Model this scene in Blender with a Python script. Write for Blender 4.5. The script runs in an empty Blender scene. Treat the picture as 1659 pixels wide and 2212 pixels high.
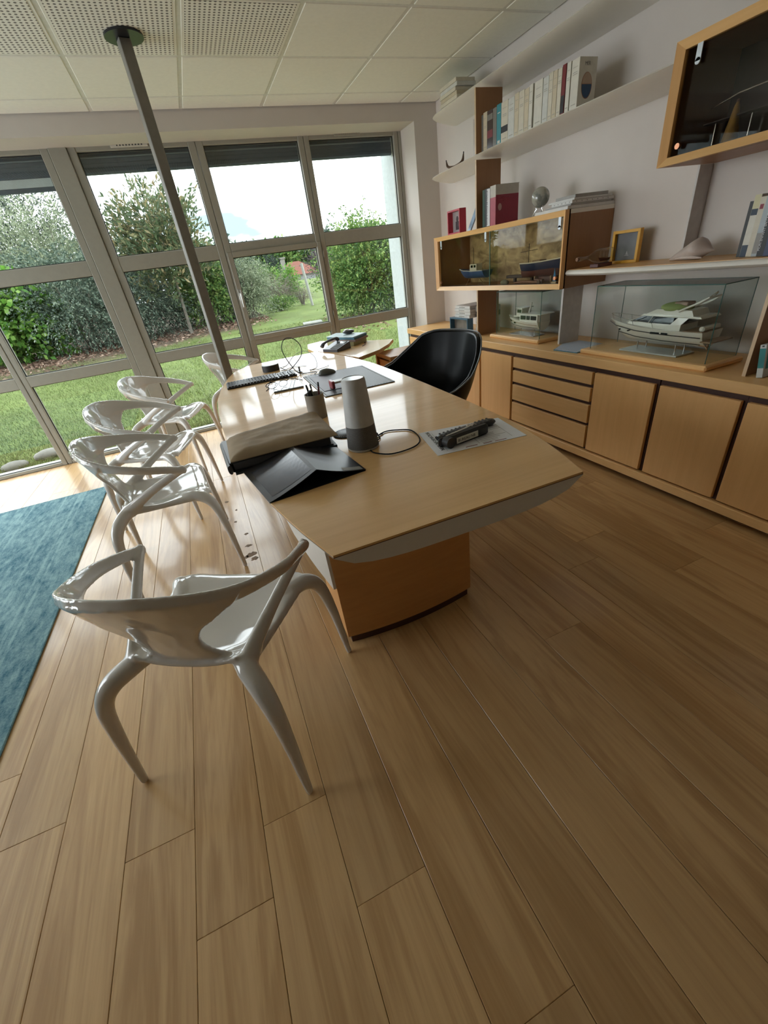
import bpy, bmesh, math, random
import numpy as np
from mathutils import Vector, Matrix
PI=math.pi
SC=bpy.context.scene
COL=SC.collection
random.seed(7)

# ------------------------------------------------------------------ camera
F_PX=890.397
RM=((0.9121546,-0.3902736,-0.1251416),(-0.3015371,-0.4322554,-0.8498415),(0.2775776,0.8129217,-0.5119658))   # right, down, forward axes
cam_d=bpy.data.cameras.new('camera'); cam=bpy.data.objects.new('camera',cam_d); COL.objects.link(cam)
cam_d.sensor_fit='VERTICAL'; cam_d.sensor_height=36.0; cam_d.lens=F_PX/2212*36.0
cam_d.clip_start=0.03; cam_d.clip_end=400
_r,_d,_f=RM
cam.matrix_world=Matrix(((_r[0],-_d[0],-_f[0],0),(_r[1],-_d[1],-_f[1],0),(_r[2],-_d[2],-_f[2],1.27),(0,0,0,1)))
SC.camera=cam

# ------------------------------------------------------------------ world: bright overcast sky with a few blue gaps
W=bpy.data.worlds.new('sky'); SC.world=W; W.use_nodes=True
nt=W.node_tree; nt.nodes.clear()
o_=nt.nodes.new('ShaderNodeOutputWorld'); b_=nt.nodes.new('ShaderNodeBackground')
tc=nt.nodes.new('ShaderNodeTexCoord'); mp=nt.nodes.new('ShaderNodeMapping'); mp.inputs['Scale'].default_value=(1.0,1.0,2.6)
nz=nt.nodes.new('ShaderNodeTexNoise'); nz.inputs['Scale'].default_value=2.3; nz.inputs['Detail'].default_value=6
cr=nt.nodes.new('ShaderNodeValToRGB')
cr.color_ramp.elements[0].position=0.40; cr.color_ramp.elements[0].color=(0.125,0.165,0.18,1)
cr.color_ramp.elements[1].position=0.50; cr.color_ramp.elements[1].color=(0.90,0.96,1.0,1)
nt.links.new(tc.outputs['Generated'],mp.inputs[0]); nt.links.new(mp.outputs[0],nz.inputs[0]); nt.links.new(nz.outputs['Fac'],cr.inputs[0])
nt.links.new(cr.outputs[0],b_.inputs[0]); b_.inputs[1].default_value=4.6; nt.links.new(b_.outputs[0],o_.inputs[0])
W.cycles.sampling_method='AUTOMATIC'
# ------------------------------------------------------------------ exposure
vs=SC.view_settings; vs.view_transform='Standard'; vs.look='None'; vs.gamma=1; vs.use_curve_mapping=False
vs.exposure=0.66

# ------------------------------------------------------------------ materials
MATS={}
def newmat(name):
    m=bpy.data.materials.new(name); m.use_nodes=True
    return m, m.node_tree, m.node_tree.nodes['Principled BSDF']
def N(nt,t,**kw):
    n=nt.nodes.new(t)
    for k,v in kw.items():
        if k in n.inputs: n.inputs[k].default_value=v
        else: setattr(n,k,v)
    return n
def col(c): return (c[0],c[1],c[2],1)
def plain(name,c,rough=.5,metal=0,coat=0,var=.06,scale=30,bump=0,spec=None):
    "one colour with a faint mottling"
    if name in MATS: return MATS[name]
    m,nt,p=newmat(name)
    tc=N(nt,'ShaderNodeTexCoord'); nz=N(nt,'ShaderNodeTexNoise',Scale=scale,Detail=3.0)
    nt.links.new(tc.outputs['Object'],nz.inputs['Vector'])
    r=N(nt,'ShaderNodeValToRGB'); r.color_ramp.elements[0].position=.3; r.color_ramp.elements[1].position=.7
    r.color_ramp.elements[0].color=col([x*(1-var) for x in c]); r.color_ramp.elements[1].color=col([min(1,x*(1+var)) for x in c])
    nt.links.new(nz.outputs['Fac'],r.inputs[0]); nt.links.new(r.outputs[0],p.inputs['Base Color'])
    p.inputs['Roughness'].default_value=rough; p.inputs['Metallic'].default_value=metal
    if coat: p.inputs['Coat Weight'].default_value=coat; p.inputs['Coat Roughness'].default_value=.06
    if spec is not None: p.inputs['Specular IOR Level'].default_value=spec
    if bump:
        b=N(nt,'ShaderNodeBump',Strength=bump,Distance=.002); nt.links.new(nz.outputs['Fac'],b.inputs['Height']); nt.links.new(b.outputs[0],p.inputs['Normal'])
    MATS[name]=m; return m
def wood(name,c,dark,axis=1,rough=.4,scale=1.0,coat=0,rnd=.12,bump=.12,fig=.5,spec=.5,fine=.45,crough=.12):
    "straight-grained wood: long grain runs along the given axis"
    if name in MATS: return MATS[name]
    m,nt,p=newmat(name)
    tc=N(nt,'ShaderNodeTexCoord'); oi=N(nt,'ShaderNodeObjectInfo')
    mul=N(nt,'ShaderNodeVectorMath',operation='SCALE'); mul.inputs['Scale'].default_value=9.0
    cx=N(nt,'ShaderNodeCombineXYZ'); 
    for i in range(3): nt.links.new(oi.outputs['Random'],cx.inputs[i])
    nt.links.new(cx.outputs[0],mul.inputs[0])
    add=N(nt,'ShaderNodeVectorMath',operation='ADD'); nt.links.new(tc.outputs['Object'],add.inputs[0]); nt.links.new(mul.outputs[0],add.inputs[1])
    s=[14*scale]*3; s[axis]=1.1*scale
    mp=N(nt,'ShaderNodeMapping'); mp.inputs['Scale'].default_value=s; nt.links.new(add.outputs[0],mp.inputs[0])
    n1=N(nt,'ShaderNodeTexNoise',Scale=.55,Detail=5.0,Roughness=.6,Distortion=1.2); nt.links.new(mp.outputs[0],n1.inputs['Vector'])
    mp2=N(nt,'ShaderNodeMapping'); s2=[90*scale]*3; s2[axis]=3.2*scale; mp2.inputs['Scale'].default_value=s2; nt.links.new(add.outputs[0],mp2.inputs[0])
    n2=N(nt,'ShaderNodeTexNoise',Scale=1.0,Detail=4.0,Roughness=.65); nt.links.new(mp2.outputs[0],n2.inputs['Vector'])
    # growth rings: iso-lines of the broad noise
    wv=N(nt,'ShaderNodeMath',operation='MULTIPLY'); wv.inputs[1].default_value=26; nt.links.new(n1.outputs['Fac'],wv.inputs[0])
    sn=N(nt,'ShaderNodeMath',operation='SINE'); nt.links.new(wv.outputs[0],sn.inputs[0])
    fn=N(nt,'ShaderNodeMath',operation='MULTIPLY_ADD'); nt.links.new(n2.outputs['Fac'],fn.inputs[0]); fn.inputs[1].default_value=fine; fn.inputs[2].default_value=.5-.5*fine
    mp3=N(nt,'ShaderNodeMapping'); s3=[3.5*scale]*3; s3[axis]=.9*scale; mp3.inputs['Scale'].default_value=s3; nt.links.new(add.outputs[0],mp3.inputs[0])
    n3=N(nt,'ShaderNodeTexNoise',Scale=1.6,Detail=5.0,Roughness=.6,Distortion=.4); nt.links.new(mp3.outputs[0],n3.inputs['Vector'])
    f3=N(nt,'ShaderNodeMath',operation='MULTIPLY_ADD'); nt.links.new(n3.outputs['Fac'],f3.inputs[0]); f3.inputs[1].default_value=.55; f3.inputs[2].default_value=-.275
    f4=N(nt,'ShaderNodeMath',operation='ADD'); nt.links.new(fn.outputs[0],f4.inputs[0]); nt.links.new(f3.outputs[0],f4.inputs[1])
    a=N(nt,'ShaderNodeMath',operation='MULTIPLY_ADD'); nt.links.new(sn.outputs[0],a.inputs[0]); a.inputs[1].default_value=.11*fig*2; nt.links.new(f4.outputs[0],a.inputs[2])
    r=N(nt,'ShaderNodeValToRGB'); r.color_ramp.elements[0].position=.22; r.color_ramp.elements[1].position=.72
    r.color_ramp.elements[0].color=col(dark); r.color_ramp.elements[1].color=col(c)
    nt.links.new(a.outputs[0],r.inputs[0])
    # per-piece tone
    t=N(nt,'ShaderNodeMath',operation='MULTIPLY_ADD'); nt.links.new(oi.outputs['Random'],t.inputs[0]); t.inputs[1].default_value=2*rnd; t.inputs[2].default_value=1-rnd
    sc=N(nt,'ShaderNodeVectorMath',operation='SCALE'); nt.links.new(r.outputs[0],sc.inputs[0]); nt.links.new(t.outputs[0],sc.inputs['Scale'])
    nt.links.new(sc.outputs[0],p.inputs['Base Color'])
    p.inputs['Roughness'].default_value=rough; p.inputs['Specular IOR Level'].default_value=spec
    if coat: p.inputs['Coat Weight'].default_value=coat; p.inputs['Coat Roughness'].default_value=crough
    b=N(nt,'ShaderNodeBump',Strength=bump,Distance=.0015); nt.links.new(a.outputs[0],b.inputs['Height']); nt.links.new(b.outputs[0],p.inputs['Normal'])
    MATS[name]=m; return m
def glass(name,tint=(1,1,1),refl=1.0):
    if name in MATS: return MATS[name]
    m=bpy.data.materials.new(name); m.use_nodes=True; nt=m.node_tree; nt.nodes.clear()
    o=N(nt,'ShaderNodeOutputMaterial'); t=N(nt,'ShaderNodeBsdfTransparent'); t.inputs[0].default_value=col(tint)
    g=N(nt,'ShaderNodeBsdfGlossy',Roughness=.01); g.inputs[0].default_value=(refl,refl,refl,1)
    # Schlick reflectance, the same from either face of the thin pane
    ge=N(nt,'ShaderNodeNewGeometry'); dt=N(nt,'ShaderNodeVectorMath',operation='DOT_PRODUCT'); nt.links.new(ge.outputs['Normal'],dt.inputs[0]); nt.links.new(ge.outputs['Incoming'],dt.inputs[1])
    ab=N(nt,'ShaderNodeMath',operation='ABSOLUTE'); nt.links.new(dt.outputs['Value'],ab.inputs[0])
    om=N(nt,'ShaderNodeMath',operation='SUBTRACT'); om.inputs[0].default_value=1; nt.links.new(ab.outputs[0],om.inputs[1])
    pw=N(nt,'ShaderNodeMath',operation='POWER'); nt.links.new(om.outputs[0],pw.inputs[0]); pw.inputs[1].default_value=5
    f=N(nt,'ShaderNodeMath',operation='MULTIPLY_ADD'); nt.links.new(pw.outputs[0],f.inputs[0]); f.inputs[1].default_value=.96; f.inputs[2].default_value=.04
    mx=N(nt,'ShaderNodeMixShader')
    nt.links.new(f.outputs[0],mx.inputs[0]); nt.links.new(t.outputs[0],mx.inputs[1]); nt.links.new(g.outputs[0],mx.inputs[2])
    nt.links.new(mx.outputs[0],o.inputs[0]); MATS[name]=m; return m
def foliage(name,c1,c2,c3,trans=.35):
    if name in MATS: return MATS[name]
    m,nt,p=newmat(name)
    gi=N(nt,'ShaderNodeNewGeometry'); r=N(nt,'ShaderNodeValToRGB'); e=r.color_ramp.elements
    e[0].position=0; e[0].color=col(c1); e[1].position=1; e[1].color=col(c3); k=e.new(.55); k.color=col(c2)
    nt.links.new(gi.outputs['Random Per Island'],r.inputs[0]); nt.links.new(r.outputs[0],p.inputs['Base Color']); p.inputs['Roughness'].default_value=.55
    p.inputs['Specular IOR Level'].default_value=.25
    tr=N(nt,'ShaderNodeBsdfTranslucent'); nt.links.new(r.outputs[0],tr.inputs[0]); mx=N(nt,'ShaderNodeMixShader'); mx.inputs[0].default_value=trans
    o=nt.nodes['Material Output']; nt.links.new(p.outputs[0],mx.inputs[1]); nt.links.new(tr.outputs[0],mx.inputs[2]); nt.links.new(mx.outputs[0],o.inputs[0])
    MATS[name]=m; return m

# ------------------------------------------------------------------ mesh builder
class MB:
    def __init__(s): s.v=[]; s.f=[]
    def add(s,v,f):
        n=len(s.v); s.v+= [tuple(p) for p in v]; s.f+=[tuple(i+n for i in q) for q in f]; return s
    def box(s,x0,x1,y0,y1,z0,z1,c=0.0):
        if x0>x1: x0,x1=x1,x0
        if y0>y1: y0,y1=y1,y0
        if z0>z1: z0,z1=z1,z0
        c=min(c,(x1-x0)*.45,(y1-y0)*.45,(z1-z0)*.45)
        if c<=0:
            v=[(x,y,z) for x in (x0,x1) for y in (y0,y1) for z in (z0,z1)]
            return s.add(v,[(0,1,3,2),(4,6,7,5),(0,4,5,1),(2,3,7,6),(0,2,6,4),(1,5,7,3)])
        X=(x0,x1);Y=(y0,y1);Z=(z0,z1);v=[];ix={}
        for i in (0,1):
            for j in (0,1):
                for k in (0,1):
                    sx=c*(1-2*i);sy=c*(1-2*j);sz=c*(1-2*k)
                    ix[i,j,k]=len(v)
                    v+=[(X[i],Y[j]+sy,Z[k]+sz),(X[i]+sx,Y[j],Z[k]+sz),(X[i]+sx,Y[j]+sy,Z[k])]
        f=[]
        for i in (0,1):
            q=[ix[i,0,0],ix[i,0,1],ix[i,1,1],ix[i,1,0]]; f.append(tuple(q if i==0 else q[::-1]))
            q=[ix[0,i,0]+1,ix[1,i,0]+1,ix[1,i,1]+1,ix[0,i,1]+1]; f.append(tuple(q if i==0 else q[::-1]))
            q=[ix[0,0,i]+2,ix[0,1,i]+2,ix[1,1,i]+2,ix[1,0,i]+2]; f.append(tuple(q if i==0 else q[::-1]))
        for a in (0,1):
            for b in (0,1):
                e=(a+b)%2
                q=[ix[a,b,0],ix[a,b,1],ix[a,b,1]+1,ix[a,b,0]+1]; f.append(tuple(q if e else q[::-1]))
                q=[ix[0,a,b]+1,ix[1,a,b]+1,ix[1,a,b]+2,ix[0,a,b]+2]; f.append(tuple(q if e else q[::-1]))
                q=[ix[a,0,b],ix[a,0,b]+2,ix[a,1,b]+2,ix[a,1,b]]; f.append(tuple(q if not e else q[::-1]))
        for i in (0,1):
            for j in (0,1):
                for k in (0,1):
                    t=ix[i,j,k]; q=(t,t+1,t+2); f.append(q if (i+j+k)%2 else q[::-1])
        return s.add(v,f)
    def prism(s,pts,z0,z1):
        n=len(pts); v=[(p[0],p[1],z0) for p in pts]+[(p[0],p[1],z1) for p in pts]
        f=[tuple(range(n-1,-1,-1)),tuple(range(n,2*n))]+[(i,(i+1)%n,n+(i+1)%n,n+i) for i in range(n)]
        return s.add(v,f)
    def tube(s,path,rad,seg=8,flat=None,up=(0,0,1),cap=True):
        "tube along path; rad a number or list; flat=(a,b) scales side / up"
        P=[Vector(p) for p in path]; n=len(P); R=[rad]*n if not hasattr(rad,'__len__') else rad
        v=[]; prev=None
        for i,p in enumerate(P):
            t=(P[min(i+1,n-1)]-P[max(i-1,0)]).normalized()
            if prev is None:
                u=Vector(up); 
                if abs(t.dot(u))>.95: u=Vector((1,0,0))
                a=t.cross(u).normalized()
            else:
                a=(prev-t*prev.dot(t)).normalized()
            prev=a; b=a.cross(t).normalized()
            fa,fb=flat if flat else (1,1)
            for k in range(seg):
                w=2*PI*k/seg; v.append(p+a*math.cos(w)*R[i]*fa+b*math.sin(w)*R[i]*fb)
        f=[(i*seg+k,i*seg+(k+1)%seg,(i+1)*seg+(k+1)%seg,(i+1)*seg+k) for i in range(n-1) for k in range(seg)]
        if cap: f+=[tuple(range(seg-1,-1,-1)),tuple((n-1)*seg+k for k in range(seg))]
        return s.add(v,f)
    def lathe(s,prof,seg=24,c=(0,0,0)):
        v=[];n=len(prof)
        for r,z in prof:
            for k in range(seg):
                w=2*PI*k/seg; v.append((c[0]+r*math.cos(w),c[1]+r*math.sin(w),c[2]+z))
        f=[(i*seg+k,i*seg+(k+1)%seg,(i+1)*seg+(k+1)%seg,(i+1)*seg+k) for i in range(n-1) for k in range(seg)]
        f+=[tuple(range(seg-1,-1,-1)),tuple((n-1)*seg+k for k in range(seg))]
        return s.add(v,f)
    def sphere(s,c,r,seg=16,rings=10,sc=(1,1,1)):
        prof=[(r*math.sin(PI*(i+.02)/(rings+.04)),-r*math.cos(PI*(i+.02)/(rings+.04))) for i in range(rings+1)]
        m=MB().lathe(prof,seg); return s.add([(c[0]+p[0]*sc[0],c[1]+p[1]*sc[1],c[2]+p[2]*sc[2]) for p in m.v],m.f)
    def grid(s,rows,closed=False):
        "rows of points -> quads"
        n=len(rows);m=len(rows[0]); v=[p for r in rows for p in r]
        f=[(i*m+j,i*m+(j+1)%m,(i+1)*m+(j+1)%m,(i+1)*m+j) for i in range(n-1) for j in range(m if closed else m-1)]
        return s.add(v,f)
    def slab(s,rows,th,nrm=None):
        "grid thickened downwards along z (or along nrm)"
        n=len(rows);m=len(rows[0]); d=Vector(nrm or (0,0,-1))*th
        v=[Vector(p) for r in rows for p in r]; w=[p+d for p in v]; k=n*m
        f=[(i*m+j,i*m+j+1,(i+1)*m+j+1,(i+1)*m+j) for i in range(n-1) for j in range(m-1)]
        f2=[tuple(k+q for q in t[::-1]) for t in f]
        e=[(j+1,j,k+j,k+j+1) for j in range(m-1)]+[((n-1)*m+j,(n-1)*m+j+1,k+(n-1)*m+j+1,k+(n-1)*m+j) for j in range(m-1)]
        e+=[(i*m,(i+1)*m,k+(i+1)*m,k+i*m) for i in range(n-1)]+[((i+1)*m+m-1,i*m+m-1,k+i*m+m-1,k+(i+1)*m+m-1) for i in range(n-1)]
        return s.add(v+w,f+f2+e)
    def xf(s,M): s.v=[tuple(M@Vector(p)) for p in s.v]; return s
def rootm(o):
    while o.parent: o=o.parent
    return Matrix.LocRotScale(o.location,o.rotation_euler,None)
def obj(name,mb,mat,parent=None,smooth=0,local=False,fixn=True):
    me=bpy.data.meshes.new(name); me.from_pydata(mb.v,[],mb.f); me.update()
    if parent is not None and not local: me.transform(rootm(parent).inverted())
    if fixn:
        bm=bmesh.new(); bm.from_mesh(me); bmesh.ops.recalc_face_normals(bm,faces=bm.faces); bm.to_mesh(me); bm.free()
    if smooth: 
        me.shade_smooth()
        if smooth<180: me.set_sharp_from_angle(angle=math.radians(smooth))
    o=bpy.data.objects.new(name,me); COL.objects.link(o)
    if mat: me.materials.append(mat)
    if parent is not None: o.parent=parent
    return o
def tag(o,label,cat,group=None):
    o['label']=label; o['category']=cat
    if group: o['group']=group
    return o
def thing(name,label,cat,loc=(0,0,0),rz=0,group=None):
    o=bpy.data.objects.new(name,None); COL.objects.link(o); o.location=loc; o.rotation_euler=(0,0,rz); o.empty_display_size=.05
    return tag(o,label,cat,group)
def struct(name,mb,mat,parent=None,smooth=0,label=None):
    o=obj(name,mb,mat,parent,smooth); 
    if parent is None: o['kind']='structure'
    if label: o['label']=label
    return o
def dup(root,loc,rz,label,group=None):
    r=root.copy(); COL.objects.link(r); r.location=loc; r.rotation_euler=(0,0,rz); r['label']=label
    if group: r['group']=group
    for ch in list(root.children):
        c=ch.copy(); COL.objects.link(c); c.parent=r
        for g in ch.children:
            d=g.copy(); COL.objects.link(d); d.parent=c
    return r
def dupmesh(o,loc,name=None,parent=None,rz=0):
    c=o.copy(); COL.objects.link(c); c.location=loc; c.rotation_euler=(0,0,rz)
    if name: c.name=name
    c.parent=parent; return c
def text(name,s,size,M,mat,parent,ext=.0004,local=False,align='LEFT'):
    "flat lettering lying in the XY plane of matrix M"
    cu=bpy.data.curves.new(name,'FONT'); cu.body=s; cu.size=size; cu.extrude=ext; cu.align_x=align; cu.resolution_u=2
    t=bpy.data.objects.new(name+'_curve',cu); COL.objects.link(t)
    dg=bpy.context.evaluated_depsgraph_get(); me=bpy.data.meshes.new_from_object(t.evaluated_get(dg))
    bpy.data.objects.remove(t); bpy.data.curves.remove(cu)
    me.transform(M)
    if parent is not None and not local: me.transform(rootm(parent).inverted())
    me.materials.clear(); me.materials.append(mat); me.name=name
    o=bpy.data.objects.new(name,me); COL.objects.link(o); o.parent=parent; return o
def basis(o,x,y):
    "matrix with origin o and in-plane axes x, y"
    x=Vector(x).normalized(); y=Vector(y).normalized(); z=x.cross(y)
    return Matrix(((x[0],y[0],z[0],o[0]),(x[1],y[1],z[1],o[1]),(x[2],y[2],z[2],o[2]),(0,0,0,1)))
def lerp(tab,t):
    if t<=tab[0][0]: return tab[0][1]
    for (a,b),(c,d) in zip(tab,tab[1:]):
        if t<=c: return b+(d-b)*(t-a)/(c-a)
    return tab[-1][1]
def smoothpath(pts,n=6):
    "Catmull-Rom through the points"
    P=[Vector(p) for p in pts]; P=[2*P[0]-P[1]]+P+[2*P[-1]-P[-2]]; out=[]
    for i in range(1,len(P)-2):
        for k in range(n):
            t=k/n; a,b,c,d=P[i-1:i+3]
            out.append(.5*((2*b)+(c-a)*t+(2*a-5*b+4*c-d)*t*t+(3*b-a-3*c+d)*t**3))
    out.append(P[-2]); return out
# ------------------------------------------------------------------ shared materials
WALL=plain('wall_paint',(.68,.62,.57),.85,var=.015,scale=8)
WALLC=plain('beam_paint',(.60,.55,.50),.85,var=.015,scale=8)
CEIL=plain('ceiling_tile_white',(.85,.84,.77),.9,var=.02,scale=40)
GRIDM=plain('grid_white',(.70,.69,.64),.5)
FRAME=plain('window_taupe',(.33,.315,.265),.38,var=.03)
RUBBER=plain('rubber_black',(.015,.015,.016),.6)
GLASS=glass('window_glass',(.97,.985,.98))
OAK=wood('oak_floor',(.61,.385,.175),(.42,.235,.09),axis=1,rough=.34,scale=.8,rnd=.10,bump=.25,fig=.8,spec=.5,fine=.6,coat=.45)
MAPLE=wood('maple_vertical',(.88,.52,.215),(.76,.42,.155),axis=2,rough=.42,scale=.7,rnd=.05,bump=.04,fig=.25)
MAPLEY=wood('maple_long',(.88,.55,.24),(.76,.44,.17),axis=1,rough=.40,scale=.7,rnd=.06,bump=.04,fig=.3)
MAPLEX=wood('maple_cross',(.70,.36,.13),(.58,.27,.09),axis=0,rough=.42,scale=.7,rnd=.05,bump=.04,fig=.25)
DESKW=wood('desk_veneer',(.80,.51,.225),(.66,.39,.16),axis=0,rough=.5,scale=.6,rnd=.02,bump=.02,fig=.3,coat=.5,crough=.07,spec=.3)
BROWNW=wood('side_brown',(.36,.185,.085),(.29,.14,.06),axis=2,rough=.45,scale=.7,rnd=.04,bump=.03,fig=.25)
DARKRED=plain('dark_mahogany',(.055,.018,.012),.5)
WHITEL=plain('white_lacquer',(.70,.68,.64),.30,var=.01)
SHELFW=plain('shelf_white',(.84,.80,.73),.35,var=.01)
CHROME=plain('chrome',(.75,.75,.75),.12,metal=1,var=0)
BLACKP=plain('black_plastic',(.012,.012,.013),.35,var=.1)
PAPER=plain('paper_white',(.78,.78,.80),.8,var=.02)

# ------------------------------------------------------------------ setting: shell
XW=2.53; YB=4.366; YW=4.643; ZC=2.435; XL=-3.6; YR=-2.6
# floor: one plank each
fl=bpy.data.objects.new('floor',None); COL.objects.link(fl); fl['kind']='structure'
sub=obj('subfloor',MB().box(XL,XW,YR,YW,-.06,-.012),plain('subfloor_dark',(.02,.012,.007),.9),fl,local=True)
PW=.1795; rf=random.Random(3)
known={}   # plank index -> joint y measured
def pidx(x): return int(math.floor((x+.427)/PW))
for x,y in [(-.87,.95),(-.53,.757),(-.18,.675),(1.62,.839),(1.81,1.60)]: known[pidx(x)]=y
k0=pidx(XL)-1
for k in range(k0,pidx(XW)+1):
    xa=-.427+k*PW; xb=xa+PW
    xa=max(xa,XL); xb=min(xb,XW)
    if xb-xa<.02: continue
    ys=[known[k]] if k in known else [rf.uniform(1.8,4.4)]
    while ys[-1]<YW: ys.append(ys[-1]+rf.uniform(2.2,3.4))
    while ys[0]>YR: ys=[ys[0]-2.9]+ys
    for a,b in zip(ys,ys[1:]):
        a=max(a,YR); b=min(b,YW)
        if b-a<.05: continue
        g=.00045
        obj('plank',MB().box(xa+g,xb-g,a+.0001,b-.0001,-.014,rf.uniform(-.0005,.0001),.0012),OAK,fl,local=True,fixn=False)
STAIN=plain('worn_patch',(.20,.13,.075),.7,var=.3,scale=60); rs_=random.Random(8)
for x,y,a,b in ((-.182,2.785,.020,.010),(-.15,2.46,.010,.007),(-.105,2.27,.014,.008),(-.108,2.13,.020,.010),(-.110,2.03,.030,.018),(-.095,1.985,.020,.012),(-.135,2.02,.014,.010),(-.13,2.62,.008,.006)):
    P_=[(x+a*math.cos(w)*rs_.uniform(.55,1.2),y+b*1.6*math.sin(w)*rs_.uniform(.5,1.2)) for w in np.linspace(0,2*PI,15)[:-1]]
    obj('wear_mark',MB().prism(P_,-.0006,.00035),STAIN,fl,local=True)
# ceiling: tiles in a metal grid
ce=bpy.data.objects.new('ceiling',None); COL.objects.link(ce); ce['kind']='structure'
obj('slab',MB().box(XL,XW,YR,YW+.25,ZC+.03,ZC+.1),CEIL,ce,local=True)
pm,nt,p=newmat('ceiling_tile_perforated')
tc=N(nt,'ShaderNodeTexCoord'); s_=N(nt,'ShaderNodeVectorMath',operation='SCALE'); s_.inputs['Scale'].default_value=1/.0235
fr=N(nt,'ShaderNodeVectorMath',operation='FRACTION'); sb=N(nt,'ShaderNodeVectorMath',operation='SUBTRACT'); sb.inputs[1].default_value=(.5,.5,0)
ml=N(nt,'ShaderNodeVectorMath',operation='MULTIPLY'); ml.inputs[1].default_value=(1,1,0); ln=N(nt,'ShaderNodeVectorMath',operation='LENGTH')
lt=N(nt,'ShaderNodeMath',operation='LESS_THAN'); lt.inputs[1].default_value=.27
mx=N(nt,'ShaderNodeMix',data_type='RGBA'); mx.inputs[6].default_value=(.86,.85,.79,1); mx.inputs[7].default_value=(.20,.19,.17,1)
nt.links.new(tc.outputs['Object'],s_.inputs[0]);nt.links.new(s_.outputs[0],fr.inputs[0]);nt.links.new(fr.outputs[0],sb.inputs[0]);nt.links.new(sb.outputs[0],ml.inputs[0])
nt.links.new(ml.outputs[0],ln.inputs[0]);nt.links.new(ln.outputs['Value'],lt.inputs[0]);nt.links.new(lt.outputs[0],mx.inputs[0]);nt.links.new(mx.outputs[2],p.inputs['Base Color'])
p.inputs['Roughness'].default_value=.9
TP=.597; gx=[.375+TP*i for i in range(-7,5)]; gy=[4.12-TP*i for i in range(0,12)]
xs=[XL]+[g for g in gx if XL+.05<g<XW-.05]+[XW]; ys=sorted([YR]+[g for g in gy if YR+.05<g]+[YB])
for i in range(len(xs)-1):
    for j in range(len(ys)-1):
        a,b,c,d=xs[i]+.012,xs[i+1]-.012,ys[j]+.012,ys[j+1]-.012
        perf = abs(ys[j]-2.926)<.02 and xs[i+1]<.99
        o=obj('ceiling_tile',MB().box(a,b,c,d,ZC-.004,ZC+.012,.003) if not perf else MB().box(a,b,c,d,ZC-.004,ZC+.012,.002),CEIL if not perf else CEIL,ce,local=True,fixn=False)
        if perf:
            cxm,cym=(a+b)/2,(c+d)/2; n=23; h=n*.0235/2
            pp=obj('perforated_panel',MB().box(-h,h,-h,h,-.0012,.001),pm,ce,local=True); pp.location=(cxm,cym,ZC-.0045)
m=MB()
for x in xs[1:-1]: obj('grid_bar',MB().box(x-.012,x+.012,YR,YB,ZC-.001,ZC+.02),GRIDM,ce,local=True,fixn=False)
for y in ys[1:-1]: obj('grid_bar',MB().box(XL,XW,y-.012,y+.012,ZC-.0015,ZC+.019),GRIDM,ce,local=True,fixn=False)
# walls
struct('wall_right',MB().box(XW,XW+.15,YR,YW+.3,-.06,ZC+.1),WALL)
struct('wall_back',MB().box(XL-.15,XW+.15,YR-.15,YR,-.06,ZC+.1),plain('back_wall_dark',(.20,.13,.08),.6))  # unseen wall; dark brown put in to cut bounce light into the room
m=MB(); m.box(XL-.15,XL,YR,1.5,-.06,ZC+.1); m.box(XL-.15,XL,1.5,YW+.3,-.06,.25); m.box(XL-.15,XL,1.5,YW+.3,2.2,ZC+.1); m.box(XL-.15,XL,4.2,YW+.3,.25,2.2)  # opening out of view, added and sized to let in daylight from the left
struct('wall_left',m,WALL)
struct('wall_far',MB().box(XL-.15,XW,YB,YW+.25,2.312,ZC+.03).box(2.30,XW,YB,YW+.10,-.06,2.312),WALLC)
struct('wall_outer',MB().box(2.235,XW+.15,YW+.085,5.02,-.3,2.8),plain('outer_render',(.50,.53,.52),.85))
struct('threshold',MB().box(XL-.15,2.3,YW-.03,YW+.25,-.25,-.002),plain('stone_grey',(.3,.29,.27),.7))

# ------------------------------------------------------------------ window wall
FY0,FY1=YW,YW+.075
zr=[(.03,.73),(.82,1.49),(1.60,2.285)]
cols=[(-3.30,-2.44),(-2.38,-1.585),(-1.50,-.677),(-.44,.375),(.492,1.297),(1.397,2.222)]
wi=bpy.data.objects.new('window_1',None); COL.objects.link(wi); wi['kind']='structure'
edges=[XL,*[v for c in cols for v in c],2.312]
for i in range(0,len(edges),2):
    a,b=edges[i],edges[i+1]
    if i==6:   # wide post: two frames with a central post
        obj('mullion',MB().box(a,a+.055,FY0,FY1,0,2.338,.004),FRAME,wi,local=True)
        obj('post',MB().box(a+.057,b-.057,FY0-.012,FY1+.04,0,2.338,.004),FRAME,wi,local=True)
        obj('mullion',MB().box(b-.055,b,FY0,FY1,0,2.338,.004),FRAME,wi,local=True)
    else:
        mid=(a+b)/2
        obj('mullion',MB().box(a,mid-.0015,FY0,FY1,0,2.338,.004),FRAME,wi,local=True)
        obj('mullion',MB().box(mid+.0015,b,FY0+.002,FY1,0,2.338,.004),FRAME,wi,local=True)
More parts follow.
